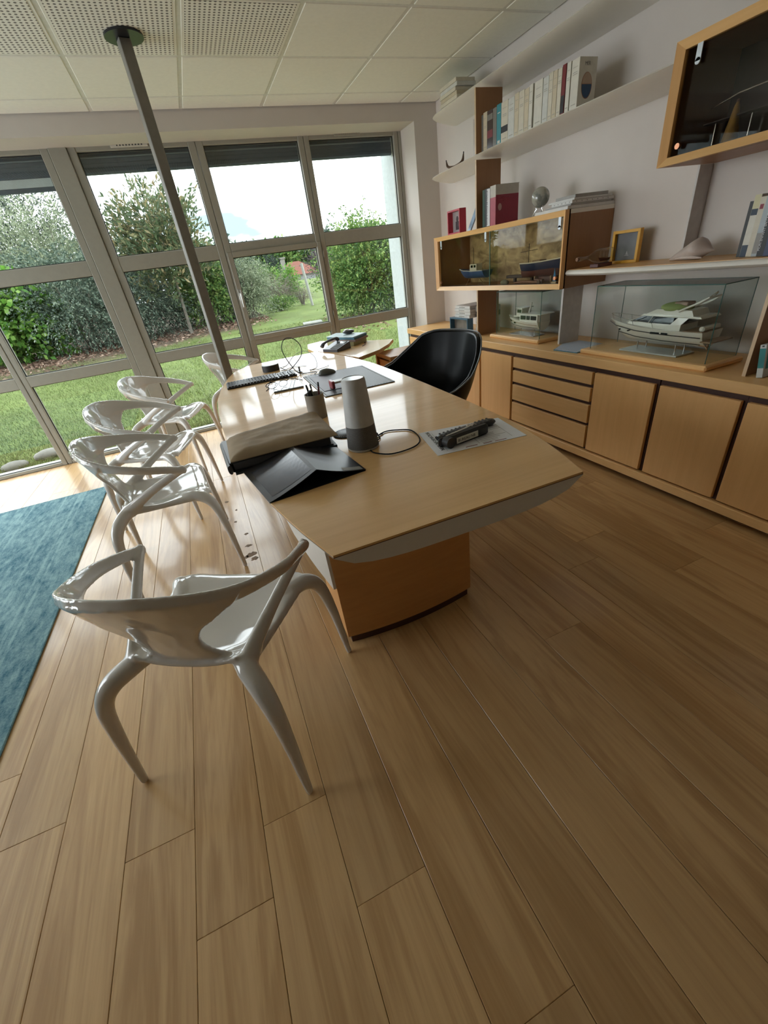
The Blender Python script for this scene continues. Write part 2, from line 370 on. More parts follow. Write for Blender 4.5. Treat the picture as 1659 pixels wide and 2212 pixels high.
for (a,b) in cols:
    for z0,z1 in ((0,.03),(.73,.82),(1.49,1.60),(2.285,2.338)):
        obj('transom',MB().box(a-.001,b+.001,FY0+.003,FY1,z0,z1,.004),FRAME,wi,local=True)
    for z0,z1 in zr:
        obj('pane',MB().box(a-.004,b+.004,FY0+.036,FY0+.042,z0-.004,z1+.004),GLASS,wi,local=True)
        m=MB(); g=.006
        m.box(a,b,FY0+.028,FY0+.036,z0,z0+g).box(a,b,FY0+.028,FY0+.036,z1-g,z1).box(a,a+g,FY0+.028,FY0+.036,z0+g,z1-g).box(b-g,b,FY0+.028,FY0+.036,z0+g,z1-g)
        obj('gasket',m,RUBBER,wi,local=True)
# opening sash of the third bay: slim lining + handle
m=MB(); a,b,z0,z1=.492,1.297,.82,1.49
for q in ((a-.045,a-.002,z0-.045,z1+.045),(b+.002,b+.045,z0-.045,z1+.045)): m.box(q[0],q[1],FY0-.012,FY0+.004,q[2],q[3],.004)
for q in ((a-.002,b+.002,z1+.002,z1+.045),(a-.002,b+.002,z0-.045,z0-.002)): m.box(q[0],q[1],FY0-.012,FY0+.004,q[2],q[3],.004)
sa=obj('sash_frame',m,FRAME,wi,local=True)
hp=plain('handle_silver',(.55,.55,.52),.3,metal=.6)
h=obj('handle',MB().box(.452,.478,FY0-.020,FY0-.012,1.075,1.235,.004).tube([(.465,FY0-.02,1.195),(.465,FY0-.05,1.195)],.009).tube([(.465,FY0-.052,1.2),(.465,FY0-.056,1.15),(.465,FY0-.052,1.085)],[.011,.010,.008],flat=(1,.6)),hp,wi,local=True,smooth=40); h['label']='slim silver window handle'
obj('hinge',MB().tube([(1.352,FY0-.012,.87),(1.352,FY0-.012,.92)],.008),FRAME,wi,local=True,smooth=40)
obj('hinge',MB().tube([(1.352,FY0-.012,1.40),(1.352,FY0-.012,1.45)],.008),FRAME,wi,local=True,smooth=40)
# trickle vents
for xa,xb,mm,nh in ((-.195,.075,plain('vent_grey',(.60,.57,.50),.5),8),(1.635,1.885,FRAME,0)):
    v=obj('trickle_vent',MB().box(xa,xb,FY0-.012,FY0,2.296,2.332,.003),mm,wi,local=True)
    m=MB(); nn=9
    for i in range(nn):
        x=xa+.045+(xb-xa-.07)*i/nn; m.box(x,x+.009,FY0-.0135,FY0-.011,2.304,2.324)
    obj('vent_slot',m,RUBBER if nh else plain('vent_slot_pale',(.28,.26,.22),.6),v,local=True)
# roller shutters packed above each bay, outside
SH=plain('shutter_slate',(.030,.050,.075),.45,var=.1)
SHL=plain('shutter_rail',(.16,.20,.22),.4)
for i,(a,b) in enumerate(cols):
    s=tag(obj('roller_shutter',MB().box(a-.02,b+.02,FY1+.03,FY1+.075,2.165,2.30,.01),SH),'dark slate roller shutter rolled up outside, in the %s window bay'%['outermost left hidden','second hidden','left','tree','fully clear third','rightmost'][i],'shutter','roller shutters above the window bays')
    obj('bottom_rail',MB().box(a-.01,b+.01,FY1+.02,FY1+.03,2.262,2.272,.002),SHL,s)
    for k in range(3): obj('slat',MB().box(a-.015,b+.015,FY1+.026,FY1+.032,2.175+k*.03,2.202+k*.03,.004),SH,s)
    if i==2 or i==1:
        obj('lower_slat',MB().box(a-.015,b+.015,FY1+.03,FY1+.045,2.08,2.112,.006),SHL if False else SH,s)
        obj('curtain',MB().box(a-.015,b+.015,FY1+.034,FY1+.042,2.112,2.165),plain('shutter_white',(.5,.55,.55),.5),s)
# cable pole from desk to ceiling
t=thing('cable_pole','tall square grey metal pole from floor to ceiling at the far left desk edge','pole',(.103,3.30,0))
PG=plain('pole_grey',(.24,.225,.20),.5,metal=.1)
m=MB().box(-.029,.029,-.029,.029,0,ZC-.017,.003); m.v=[((p[0]*math.cos(.25)-p[1]*math.sin(.25))+.098,(p[0]*math.sin(.25)+p[1]*math.cos(.25))+3.30,p[2]+.0003) for p in m.v]
obj('shaft',m,PG,t)
pl=obj('ceiling_plate',MB().lathe([(.094,0),(.094,.010),(.0,.0105)],40,(.105,3.285,ZC-.0165)),plain('plate_dark',(.03,.032,.04),.3,metal=.5),t,smooth=40); pl['label']='round dark ceiling plate'
# ------------------------------------------------------------------ sideboard (cabinet units below the worktop)
FX=2.057   # front faces
GAP=.016
def knobless_door(name,y0,y1,z0,z1,t,mat=MAPLE): return obj(name,MB().box(FX,FX+.02,y0,y1,z0,z1,.0015),mat,t)
# y boundaries of units, near to far
units=[(.02,.615,'door'),(.635,1.033,'door'),(1.054,1.437,'door2'),(1.461,1.847,'door3'),(1.8585,2.594,'drawers'),(2.611,3.005,'door4'),(3.022,3.68,'door5'),(3.697,4.33,'door6')]
lab={0:'cabinet unit at the near end of the sideboard, cut off by the picture edge',1:'light maple cabinet unit under the teal book, second from the near end of the sideboard',2:'wide light maple cabinet unit with flush door, under near end of big yacht case',3:'narrower light maple cabinet unit with one flush door, right beside the drawers',5:'maple cabinet unit just right of the black armchair, far side of the drawers',6:'maple cabinet unit mostly hidden behind the black armchair',7:'maple cabinet unit in the corner by the window, hidden behind the black armchair'}
units[1]=(.62,1.035,'door'); 
for i,(y0,y1,k) in enumerate(units):
    if k=='drawers':
        t=thing('drawer_unit','light maple drawer unit with four long drawers split by dark shadow gaps','drawer unit',(FX+.2,(y0+y1)/2,0),group=None)
        obj('body',MB().box(FX+.022,XW-.002,y0-.0095,y1+.0075,.075,.594),DARKRED,t)
        for z0,z1 in ((.089,.233),(.253,.367),(.389,.471),(.493,.566)):
            obj('drawer',MB().box(FX,FX+.02,y0+.003,y1-.003,z0,z1,.0015),MAPLEY,t)
    else:
        t=thing('cabinet_unit',lab[i],'cabinet',(FX+.2,(y0+y1)/2,0),group='cabinet units of the long sideboard')
        obj('body',MB().box(FX+.022,XW-.002,y0-.0085,y1+.0085,.075,.594),DARKRED,t)
        obj('door',MB().box(FX,FX+.02,y0+.003,y1-.003,.084,.567,.0015),MAPLE,t)
t=thing('sideboard_base','long low maple base rail under the sideboard with recessed dark toe kick','plinth',(FX+.1,2,0))
obj('base_rail',MB().box(FX-.012,XW-.002,0.0,YB-.002,.028,.0745,.003),MAPLEY,t)
obj('toe_kick',MB().box(FX+.035,XW-.01,0.0,YB-.005,.0,.028),DARKRED,t)
t=thing('worktop','long thick light maple worktop running along the right wall on the cabinets','worktop',(FX+.2,2,.595))
obj('top_board',MB().box(FX-.004,XW-.002,0.0,YB-.002,.596,.646,.003),MAPLEY,t)
WT=.646
# wooden uprights
def upright(name,label,x0,x1,y,z0,z1,mat=BROWNW,edge=True):
    t=thing(name,label,'upright',(x0,y,z0),group='wooden uprights carrying the shelves')
    obj('panel',MB().box(x0,x1,y,y+.014,z0,z1,.001),mat,t)
    if edge: obj('edge_band',MB().box(x0-.002,x0,y,y+.014,z0,z1),plain('edge_pale',(.66,.48,.30),.4),t)
    return t
upright('upright','brown wooden upright between worktop and hanging glass cabinet, left of the small yacht case',2.166,2.372,3.20,WT,.991)
upright('upright','brown wooden upright standing on the glass cabinet up to the long white book shelf',2.162,2.372,3.20,1.407,1.814)
upright('upright','short brown wooden upright between the two long white shelves, behind the book row',2.162,2.376,3.20,1.8465,2.188)
upright('upright','brown wooden upright at the right picture edge beside the teal book',2.145,2.40,1.118,WT,1.066)
# white support panels
def wpanel(label,x0,x1,y,z0,z1,th=.012):
    t=tag(obj('support_panel',MB().box(x0,x1,y,y+th,z0,z1,.001),plain('panel_white',(.62,.585,.56),.6)),label,'panel','white supports against the wall'); return t
wpanel('white support panel standing on the worktop right of the small yacht case',2.235,2.40,2.335,WT,.993,.016)
wpanel('slim white support panel under the upper right glass cabinet, behind the sea shell',2.434,2.528,1.733,1.097,1.484,.012)
# ------------------------------------------------------------------ long white shelves
def shelf(label,pts,z0,z1,name='wall_shelf',top=None,blunt=False):
    # rounded-edge board: front edge thin, back thick, section tapers up to the front
    t=thing(name,label,'shelf',(2.5,pts[0][1],z0),group='white boat-shaped wall shelves')
    P=smoothpath([(x,y,0) for x,y in pts],5)
    rows=[]; H=z1-z0
    prof=[(1.0,0.0),(.6,.03),(.28,.22),(.07,.50),(0,.76),(.015,.93),(.06,1.0),(.5,1.0),(1.0,1.0)]
    if blunt: prof=[(1.0,0.0),(.5,.0),(.16,.04),(.04,.18),(0,.45),(.012,.75),(.05,.96),(.12,1.0),(1.0,1.0)]
    for p in P:
        w=XW-.001-p.x
        rows.append([(p.x+min(q[0]*w,w) if q[0]>.3 else p.x+q[0]*min(w,.30),p.y,z0+q[1]*H) for q in prof])
    m=MB().grid(rows); n=len(prof); N_=len(m.v)
    m.f.append(tuple(range(n))); m.f.append(tuple(N_-n+k for k in range(n-1,-1,-1)))
    obj('board',m,SHELFW,t,smooth=50)
    if top: obj('top_veneer',MB().prism([(p.x+.025 if p.x+.025<XW-.02 else XW-.02,p.y) for p in P]+[(XW-.003,P[-1].y),(XW-.003,P[0].y)],z1-.0005,z1+.0012),top,t)
    return t
SP=[(2.19,1.74),(2.17,2.1),(2.158,2.6),(2.156,2.95),(2.165,3.3),(2.185,3.6),(2.205,3.86),(2.25,4.0),(2.35,4.09),(2.46,4.12),(2.50,4.122)]
shelf('long white rounded shelf holding the row of cream books',SP,1.817,1.846)
SP1=[(2.205,.6),(2.205,1.5),(2.205,2.5),(2.205,3.3),(2.208,3.7),(2.22,3.87),(2.27,3.965),(2.37,4.02),(2.46,4.035),(2.50,4.036)]
shelf('topmost long white shelf near the ceiling with flat books at its window end',SP1,2.190,2.225)
shelf('white rounded shelf with the sea shell and yellow frame, above the big yacht case',[(2.215,.85),(2.20,1.2),(2.17,1.5),(2.15,1.75),(2.14,1.95),(2.165,2.15),(2.185,2.283)],1.058,1.0935,top=MAPLEY,blunt=True)
# ------------------------------------------------------------------ hanging glass display cabinets
def display(label,x0,y0,y1,z0,z1,handles,copper,side,stepy,tint,back):
    t=thing('display_cabinet',label,'display cabinet',(x0,(y0+y1)/2,z0),group='hanging wooden display cabinets')
    T=.022
    obj('top_panel',MB().box(x0+.03,XW-.002,y0,y1,z1-T,z1),SHELFW if side else BROWNW,t)
    obj('bottom_panel',MB().box(x0+.03,XW-.002,y0,y1,z0,z0+T),BROWNW,t)
    obj('side_panel',MB().box(x0+.03,XW-.002,y0,y0+T,z0+T,z1-T),BROWNW,t)
    obj('side_panel',MB().box(x0+.03,XW-.002,y1-T,y1,z0+T,z1-T),BROWNW,t)
    obj('back_panel',MB().box(XW-.02,XW-.004,y0+T,y1-T,z0+T,z1-T),back,t)
    # mitred, bevelled front frame
    for a,b,k in (((y0,z1),(y1,z1),'t'),((y0,z0),(y1,z0),'b'),((y0,z0),(y0,z1),'l'),((y1,z0),(y1,z1),'r')):
        w=.03; s=lambda p:(p[0]+(w if p[0]==y0 else -w),p[1]+(w if p[1]==z0 else -w))
        ai,bi=s(a),s(b)
        v=[(x0,a[0],a[1]),(x0,b[0],b[1]),(x0+.018,bi[0],bi[1]),(x0+.018,ai[0],ai[1]),(x0+.04,a[0],a[1]),(x0+.04,b[0],b[1]),(x0+.04,bi[0],bi[1]),(x0+.04,ai[0],ai[1])]
        obj('frame_rail',MB().add(v,[(0,1,2,3),(4,7,6,5),(0,4,5,1),(3,2,6,7),(0,3,7,4),(1,5,6,2)]),MAPLEY if k in 'tb' else MAPLE,t)
    gl=glass('case_glass_'+('amber' if side else 'smoke'),tint,refl=.30 if side else .4)
    mid=stepy
    obj('glass_door',MB().box(x0+.022,x0+.027,y0+.028,mid+.05,z0+.03,z1-.03),gl,t)
    g2=obj('glass_door',MB().box(x0+.031,x0+.036,mid-.03,y1-.028,z0+.03,z1-.03),gl,t)
    obj('glass_edge',MB().box(x0+.0215,x0+.0275,mid+.05,mid+.053,z0+.03,z1-.03),plain('glass_edge_green',(.12,.30,.26),.2),t)
    obj('runner',MB().box(x0+.019,x0+.04,y0+.03,y1-.03,z0+.026,z0+.031),plain('runner_dark',(.03,.02,.015),.5),t)
    for y in handles:
        m=MB().box(x0+.017,x0+.021,y-.011,y+.011,z1-.082,z1-.030); m.tube([(x0+.017,y,z1-.082),(x0+.021,y,z1-.082)],.011,seg=16)
        hh=obj('glass_handle',m,plain('handle_plate',(.62,.68,.74),.35,metal=.3),t,smooth=30); hh['label']='small silver finger plate'
    for y in copper: obj('stop_knob',MB().tube([(x0+.008,y,z0+.062),(x0+.022,y,z0+.062)],.011,seg=16),plain('copper',(.62,.28,.16),.25,metal=.9),t,smooth=40)
    return t
pm,nt,p=newmat('mottled_brown_back')  # mottled brown, dark to golden, for the cabinet back panel
tc=N(nt,'ShaderNodeTexCoord'); mp=N(nt,'ShaderNodeMapping'); mp.inputs['Scale'].default_value=(1,1.5,3); mp.inputs['Rotation'].default_value=(.5,0,0)
n1=N(nt,'ShaderNodeTexNoise',Scale=3.5,Detail=7.0,Distortion=1.6); r=N(nt,'ShaderNodeValToRGB'); e=r.color_ramp.elements
e[0].position=.32; e[0].color=(.26,.17,.085,1); e[1].position=.7; e[1].color=(.74,.56,.31,1)
nt.links.new(tc.outputs['Object'],mp.inputs[0]); nt.links.new(mp.outputs[0],n1.inputs[0]); nt.links.new(n1.outputs['Fac'],r.inputs[0]); nt.links.new(r.outputs[0],p.inputs['Base Color']); p.inputs['Roughness'].default_value=.7
BACK_MOTTLED=pm
display('hanging maple cabinet with sliding glass doors showing a blue sailing hull',2.15,2.286,3.85,.993,1.405,(2.345,3.10,3.76),(2.345,3.78),True,3.0,(.93,.92,.86),BACK_MOTTLED)
display('upper right hanging cabinet with dark glass, cut off by the picture edge',2.14,.30,1.731,1.484,1.888,(1.64,.95),(1.655,),False,.95,(.78,.76,.72),plain('dark_back',(.05,.035,.028),.6))
# ------------------------------------------------------------------ yacht cases
CG=glass('case_clear_glass',(.965,.985,.975),refl=.5)
CE=plain('glass_edge_dark',(.03,.10,.085),.15)
def case(name,label,x0,x1,y0,y1,z0,zt,ov=.012):
    t=thing(name,label,'glass case',(x0,(y0+y1)/2,z0),group='glass cases with model yachts')
    obj('wooden_base',MB().box(x0-.035,x1+ov,y0-.03,y1+.045,z0,z0+.026,.007),MAPLEY,t)
    g=.003; zb=z0+.0265
    for a in ((x0,x0+g,y0,y1),(x1-g,x1,y0,y1),(x0+g,x1-g,y0,y0+g),(x0+g,x1-g,y1-g,y1)): obj('glass_side',MB().box(*a,zb,zt-g),CG,t)
    obj('glass_lid',MB().box(x0,x1,y0,y1,zt-g,zt),CG,t)
    e=.0022
    m=MB()
    for x in (x0,x1-e):
        for y in (y0,y1-e): m.box(x-.0004,x+e,y-.0004,y+e,zb,zt)
    m.box(x0-.0006,x0+.001,y0,y1,zt-.0035,zt+.0006).box(x1-.001,x1+.0006,y0,y1,zt-.0035,zt+.0006).box(x0,x1,y0-.0006,y0+.001,zt-.0035,zt+.0006).box(x0,x1,y1-.001,y1+.0006,zt-.0035,zt+.0006)
    obj('glass_edge',m,CE,t); return t
case('yacht_case','large green-edged glass case with maple base holding the big motor yacht',2.145,2.365,1.30,1.985,WT,1.010)
case('yacht_case','small glass case with maple base holding the trawler yacht, under the hanging cabinet',2.20,2.385,2.495,2.995,WT,.975)
# ------------------------------------------------------------------ model boats
def hull(L,B,zk,zd,rise=.02,flare=.12,entry=2.4,ns=18,transom=.88,keelup=.55,full=.55):
    "returns closed hull; y 0 stern .. L bow"
    rows=[]
    for i in range(ns):
        u=i/(ns-1); w=B/2*max(.004,(transom+(1-transom)*min(1,u*3))*(1-max(0,(u-.35)/.65)**entry))
        d=zd+rise*max(0,(u-.25)/.75)**1.6; k=zk+(d-zk)*keelup*max(0,(u-.72)/.28)**2.0
        y=u*L; yb=y-(L*.11*max(0,(u-.6)/.4)**1.3)
        row=[(0,yb,k),(w*full*.7,yb,k+.10*(d-k)),(w*full*1.25,yb+(y-yb)*.3,k+.34*(d-k)),(w*(1-flare),yb+(y-yb)*.6,k+.62*(d-k)),(w,y,d)]
        rows.append([(-a,b,c) for a,b,c in row[::-1]]+row[1:])
    m=MB().grid(rows); n=len(rows[0]); T=len(m.v)
    m.f.append(tuple(range(n))); 
    for i in range(ns-1): m.f.append((i*n,(i+1)*n,(i+1)*n+n-1,i*n+n-1))   # deck
    return m
def frustum(y0,y1,w0,w1,z0,z1,yt0,yt1,wt0,wt1):
    "deckhouse: base y0..y1 (aft/fore half widths w0,w1), top yt0..yt1"
    v=[(-w0,y0,z0),(w0,y0,z0),(w1,y1,z0),(-w1,y1,z0),(-wt0,yt0,z1),(wt0,yt0,z1),(wt1,yt1,z1),(-wt1,yt1,z1)]
    return MB().add(v,[(3,2,1,0),(4,5,6,7),(0,1,5,4),(1,2,6,5),(2,3,7,6),(3,0,4,7)])
GEL=plain('gelcoat_cream',(.78,.74,.64),.22,coat=.4,var=.01)
DGL=plain('tinted_boat_window',(.012,.016,.018),.08)
TEAK=plain('teak_deck',(.34,.22,.13),.6,var=.15,scale=120)
STEEL=plain('boat_steel',(.62,.62,.60),.2,metal=.9)
STRIPE=plain('hull_stripe_black',(.02,.02,.022),.4)
def at_(m,x,y,z): m.v=[(p[0]+x,p[1]+y,p[2]+z) for p in m.v]; return m
# big motor yacht: stern y 1.37, bow y 1.975
ox,oy=2.262,1.375
t=thing('motor_yacht','big cream model motor yacht with green canvas flybridge inside the large glass case','model boat',(ox,oy+.3,.673))
A=lambda m: at_(m,ox,oy,0)
obj('hull',A(hull(.60,.165,.722,.797,rise=.032)),GEL,t,smooth=35)
obj('rubbing_strake',A(MB().tube([(-.0815,.0,.775),(-.0835,.2,.778),(-.078,.36,.786),(-.055,.5,.800),(-.02,.575,.815)],.0022,6)),STRIPE,t)
obj('waterline',A(MB().tube([(-.070,.0,.744),(-.073,.2,.747),(-.062,.36,.753),(-.036,.49,.765)],.0018,6)),STRIPE,t)
obj('foredeck',A(MB().sphere((0,.455,.800),.1,16,8,(.50,1.0,.17))),GEL,t,smooth=60)
obj('cabin',A(frustum(.12,.46,.064,.044,.797,.824,.12,.43,.062,.040)),GEL,t,smooth=20)
obj('window_band',A(frustum(.165,.428,.0612,.040,.8242,.8558,.165,.345,.057,.040)),DGL,t)
m=MB()
for sx in (-1,1): m.add([(sx*.063,.12,.824),(sx*.063,.175,.824),(sx*.059,.145,.856),(sx*.059,.09,.856),(sx*.055,.12,.824),(sx*.055,.175,.824),(sx*.052,.145,.856),(sx*.052,.09,.856)],[(0,1,2,3),(7,6,5,4),(0,4,5,1),(1,5,6,2),(2,6,7,3),(3,7,4,0)])
m.tube([(-.0605,.43,.823),(-.0585,.345,.857)],.0022,6).tube([(.0605,.43,.823),(.0585,.345,.857)],.0022,6).tube([(-.0625,.30,.8235),(-.0595,.28,.857)],.0016,6)
obj('window_pillar',A(m),GEL,t)
obj('roof',A(frustum(.02,.365,.067,.042,.856,.865,.03,.350,.066,.041)),GEL,t,smooth=20)
obj('flybridge',A(frustum(.07,.335,.058,.038,.865,.890,.085,.275,.055,.042)),GEL,t,smooth=20)
obj('aft_door',A(MB().box(-.052,.052,.1635,.1645,.799,.853)),DGL,t)
obj('canvas_dodger',A(MB().sphere((0,.20,.895),.07,16,8,(.80,1.15,.36))),plain('green_canvas',(.27,.33,.12),.8),t,smooth=60)
obj('cockpit_seat',A(MB().box(-.03,.03,.13,.20,.905,.922,.004)),plain('seat_tan',(.36,.24,.17),.7),t)
a=obj('radar_arch',A(MB().tube([(-.055,.15,.885),(-.05,.06,.925),(-.042,.03,.945),(.042,.03,.945),(.05,.06,.925),(.055,.15,.885)],.0055,8)),GEL,t,smooth=50)
obj('antenna',A(MB().tube([(-.03,.035,.945),(-.02,.01,.968)],.0022,6).tube([(.0,.035,.945),(.0,.02,.962)],.0022,6).sphere((-.02,.01,.968),.004,8,6)),STEEL,a)
rail=MB(); pts=[(-.060,.28,.825),(-.058,.40,.832),(-.044,.49,.842),(-.022,.56,.850),(0,.585,.853),(.022,.56,.850),(.044,.49,.842),(.058,.40,.832),(.060,.28,.825)]
rail.tube(smoothpath(pts,4),.0014,6)
for p in pts[:-1]: rail.tube([p,(p[0]*.95,p[1]-.008,p[2]-.026)],.0011,5)
obj('bow_rail',A(rail),STEEL,t)
obj('porthole',A(MB().tube([(-.0735,.46,.786),(-.0705,.46,.786)],.005,10,flat=(1.4,.8)).tube([(-.0655,.40,.784),(-.080,.40,.783)],.0045,10,flat=(1.4,.8))),DGL,t)
obj('hull_window',A(MB().box(-.0805,-.075,.215,.265,.776,.786,.001).box(-.0795,-.075,.17,.205,.775,.786,.001)),DGL,t)
obj('swim_platform',A(MB().box(-.075,.075,-.055,.002,.754,.760,.002)),TEAK,t)
obj('aft_deck',A(MB().box(-.07,.07,.005,.10,.7975,.800)),TEAK,t)
obj('transom_seat',A(MB().box(-.062,.062,.004,.03,.80,.822,.006)),GEL,t)
st=MB()
for y in (.14,.36):
    st.tube([(-.035,y,.681),(-.035,y,.725)],.0035,8).tube([(.035,y,.681),(.035,y,.725)],.0035,8)
obj('stand_post',A(st),STEEL,t,smooth=50)
obj('stand_plate',A(MB().box(-.075,.06,.10,.44,.6735,.681,.001)),plain('clear_plate',(.60,.62,.60),.15),t)
obj('propeller',A(MB().tube([(-.03,-.012,.728),(-.03,.03,.732)],.003,6).box(-.043,-.017,-.014,-.010,.726,.731).box(-.033,-.027,-.014,-.010,.716,.741)),plain('bronze',(.35,.2,.1),.4,metal=.7),t)
# trawler yacht
ox,oy=2.29,2.56
t=thing('trawler_yacht','small white model trawler yacht with raised wheelhouse inside the small glass case','model boat',(ox,oy+.2,.672))
obj('hull',A(hull(.395,.125,.712,.772,rise=.030,transom=.92,entry=2.8,keelup=.5)),GEL,t,smooth=35)
obj('waterline',A(MB().tube([(-.0555,.0,.735),(-.0575,.13,.736),(-.050,.24,.740),(-.028,.33,.748)],.0016,6)),STRIPE,t)
obj('bulwark_strip',A(MB().tube([(-.062,.0,.753),(-.0625,.13,.755),(-.056,.25,.764),(-.034,.34,.779)],.0018,6)),TEAK,t)
obj('saloon',A(frustum(.005,.20,.058,.054,.770,.822,.005,.20,.056,.052)),GEL,t)
for k,(a,b) in enumerate(((.015,.075),(.085,.12),(.13,.185))): obj('window',A(MB().box(-.0585,-.054,a,b,.786,.813,.001)),DGL,t)
obj('boat_deck',A(MB().box(-.062,.062,-.035,.205,.822,.827,.002)),GEL,t)
obj('wheelhouse',A(frustum(.19,.262,.045,.036,.800,.858,.19,.245,.042,.034)),GEL,t)
obj('window',A(MB().box(-.0455,-.040,.197,.24,.828,.850,.001)),DGL,t)
obj('wheelhouse_roof',A(MB().box(-.046,.046,.165,.262,.858,.862,.002)),GEL,t)
obj('mast',A(MB().tube([(0,.16,.827),(0,.135,.892)],[.007,.004],8)),GEL,t)
obj('porthole',A(MB().tube([(-.051,.30,.771),(-.040,.30,.771)],.0035,8).tube([(-.045,.318,.774),(-.034,.318,.774)],.0035,8).tube([(-.058,.25,.760),(-.050,.25,.760)],.008,10,flat=(1.6,.7))),DGL,t)
st=MB()
for y in (.09,.24): st.tube([(0,y,.678),(0,y,.716)],.003,8)
obj('stand_post',A(st),STEEL,t,smooth=50)
obj('stand_plate',A(MB().box(-.05,.05,.04,.32,.6725,.678)),plain('perspex_grey',(.42,.38,.38),.2),t)
obj('foredeck_box',A(MB().box(-.022,.022,.27,.315,.790,.803,.004)),GEL,t)
# blue sailing hull in the display cabinet
NAVY=plain('navy_hull',(.015,.03,.09),.3); MAHO=plain('boat_red_brown',(.10,.03,.025),.4); DK=plain('dark_keel',(.05,.03,.03),.5)
CZ=1.0155
ox,oy=2.33,2.33
t=thing('sailing_yacht_model','navy and dark red sailing hull with bare mast, right side of the hanging cabinet','model boat',(ox,oy+.2,CZ))
Bm=lambda m:[m.v.__setitem__(i,(p[0],.52-p[1],p[2])) for i,p in enumerate(m.v)] and at_(m,ox,oy,0)
obj('hull',Bm(hull(.52,.14,1.082,1.142,rise=.028,transom=.55,keelup=.8)),NAVY,t,smooth=35)
obj('boot_top',Bm(hull(.46,.11,1.052,1.096,rise=.02,transom=.5,keelup=.9)),MAHO,t,smooth=35)
obj('gunwale',Bm(MB().tube([(-.040,.0,1.145),(-.068,.12,1.145),(-.070,.25,1.149),(-.052,.38,1.157),(-.02,.47,1.167)],.004,6)),GEL,t,smooth=50)
obj('deck_house',Bm(MB().box(-.03,.03,.12,.20,1.143,1.158,.003)),TEAK,t)
obj('keel_fin',Bm(MB().box(-.008,.008,.12,.34,1.022,1.060,.003)),MAHO,t)
obj('mast',Bm(MB().tube([(-.01,.06,1.14),(-.01,.06,1.262)],.0022,6).tube([(-.05,.02,1.215),(.02,.115,1.222)],.0018,6)),DK,t)
obj('cradle',Bm(MB().box(-.04,.04,.16,.17,CZ+.0005,1.060,.001).box(-.04,.04,.32,.33,CZ+.0005,1.060,.001)),TEAK,t)
t=thing('fishing_boat_model','blue and white model fishing boat in the dark left part of the hanging cabinet','model boat',(2.33,3.52,CZ))
ox,oy=2.33,3.30
BL=plain('boat_blue',(.05,.12,.32),.4)
obj('hull',A(hull(.42,.15,1.065,1.120,rise=.022,transom=.7)),BL,t,smooth=35)
obj('gunwale',A(MB().tube([(-.056,.0,1.122),(-.074,.13,1.122),(-.066,.26,1.128),(-.03,.38,1.140)],.004,6)),plain('boat_white',(.55,.58,.60),.4),t,smooth=50)
w=obj('wheelhouse',A(MB().box(-.03,.03,.12,.22,1.118,1.172,.003)),GEL,t)
obj('window',A(MB().box(-.032,-.029,.13,.155,1.146,1.164).box(-.032,-.029,.17,.20,1.146,1.164)),DGL,w)
obj('mast',A(MB().tube([(0,.2,1.12),(0,.2,1.29)],.002,6)),DK,t)
obj('cradle',A(MB().tube([(-.03,.10,CZ+.001),(0,.13,1.075),(.03,.10,CZ+.001)],.003,6).tube([(-.03,.28,CZ+.001),(0,.26,1.075),(.03,.28,CZ+.001)],.003,6)),TEAK,t)
# small things on the cabinet floor
t=tag(obj('pebble',MB().sphere((2.225,2.935,CZ+.019),.05,14,8,(.45,.9,.38)),plain('stone_green_grey',(.20,.20,.15),.7,var=.2),smooth=60),'oval grey green pebble behind the sliding glass of the hanging cabinet','stone')
t=tag(obj('driftwood',MB().tube([(2.25,2.60,CZ+.012),(2.24,2.72,CZ+.018),(2.25,2.85,CZ+.012)],[.011,.010,.005],8),plain('wood_red',(.24,.12,.08),.6),smooth=60),'reddish stick lying on the floor of the hanging cabinet','driftwood')
t=thing('toy_cannon','little dark toy cannon on wheels inside the hanging cabinet','ornament',(2.24,2.57,CZ))
obj('barrel',MB().tube([(2.24,2.54,CZ+.022),(2.24,2.62,CZ+.030)],[.010,.007],10),MAHO,t,smooth=50)
for x in (2.222,2.255): obj('wheel',MB().tube([(x,2.565,CZ+.0145),(x+.006,2.565,CZ+.0145)],.014,14),plain('wheel_brown',(.12,.07,.05),.5),t,smooth=40)
t=thing('toy_sailboat','tiny toy sailboat with a bright blue sail at the right end of the hanging cabinet','ornament',(2.20,2.385,CZ))
obj('sail',MB().add([(2.20,2.375,CZ+.02),(2.20,2.405,CZ+.02),(2.20,2.393,CZ+.095),(2.203,2.375,CZ+.02),(2.203,2.405,CZ+.02),(2.203,2.393,CZ+.095)],[(0,1,2),(5,4,3),(0,3,4,1),(1,4,5,2),(2,5,3,0)]),plain('sail_blue',(.02,.20,.50),.5),t)
obj('body',MB().box(2.188,2.214,2.362,2.41,CZ+.0005,CZ+.02,.004),plain('toy_hull_cream',(.5,.4,.3),.5),t)
t=tag(obj('wooden_plank_model',MB().box(2.40,2.44,2.78,3.15,CZ+.028,CZ+.050,.004).box(2.41,2.43,2.85,2.87,CZ+.0003,CZ+.029).box(2.41,2.43,3.05,3.07,CZ+.0003,CZ+.029),DK),'long dark wooden model lying behind the pebble in the hanging cabinet','ornament')
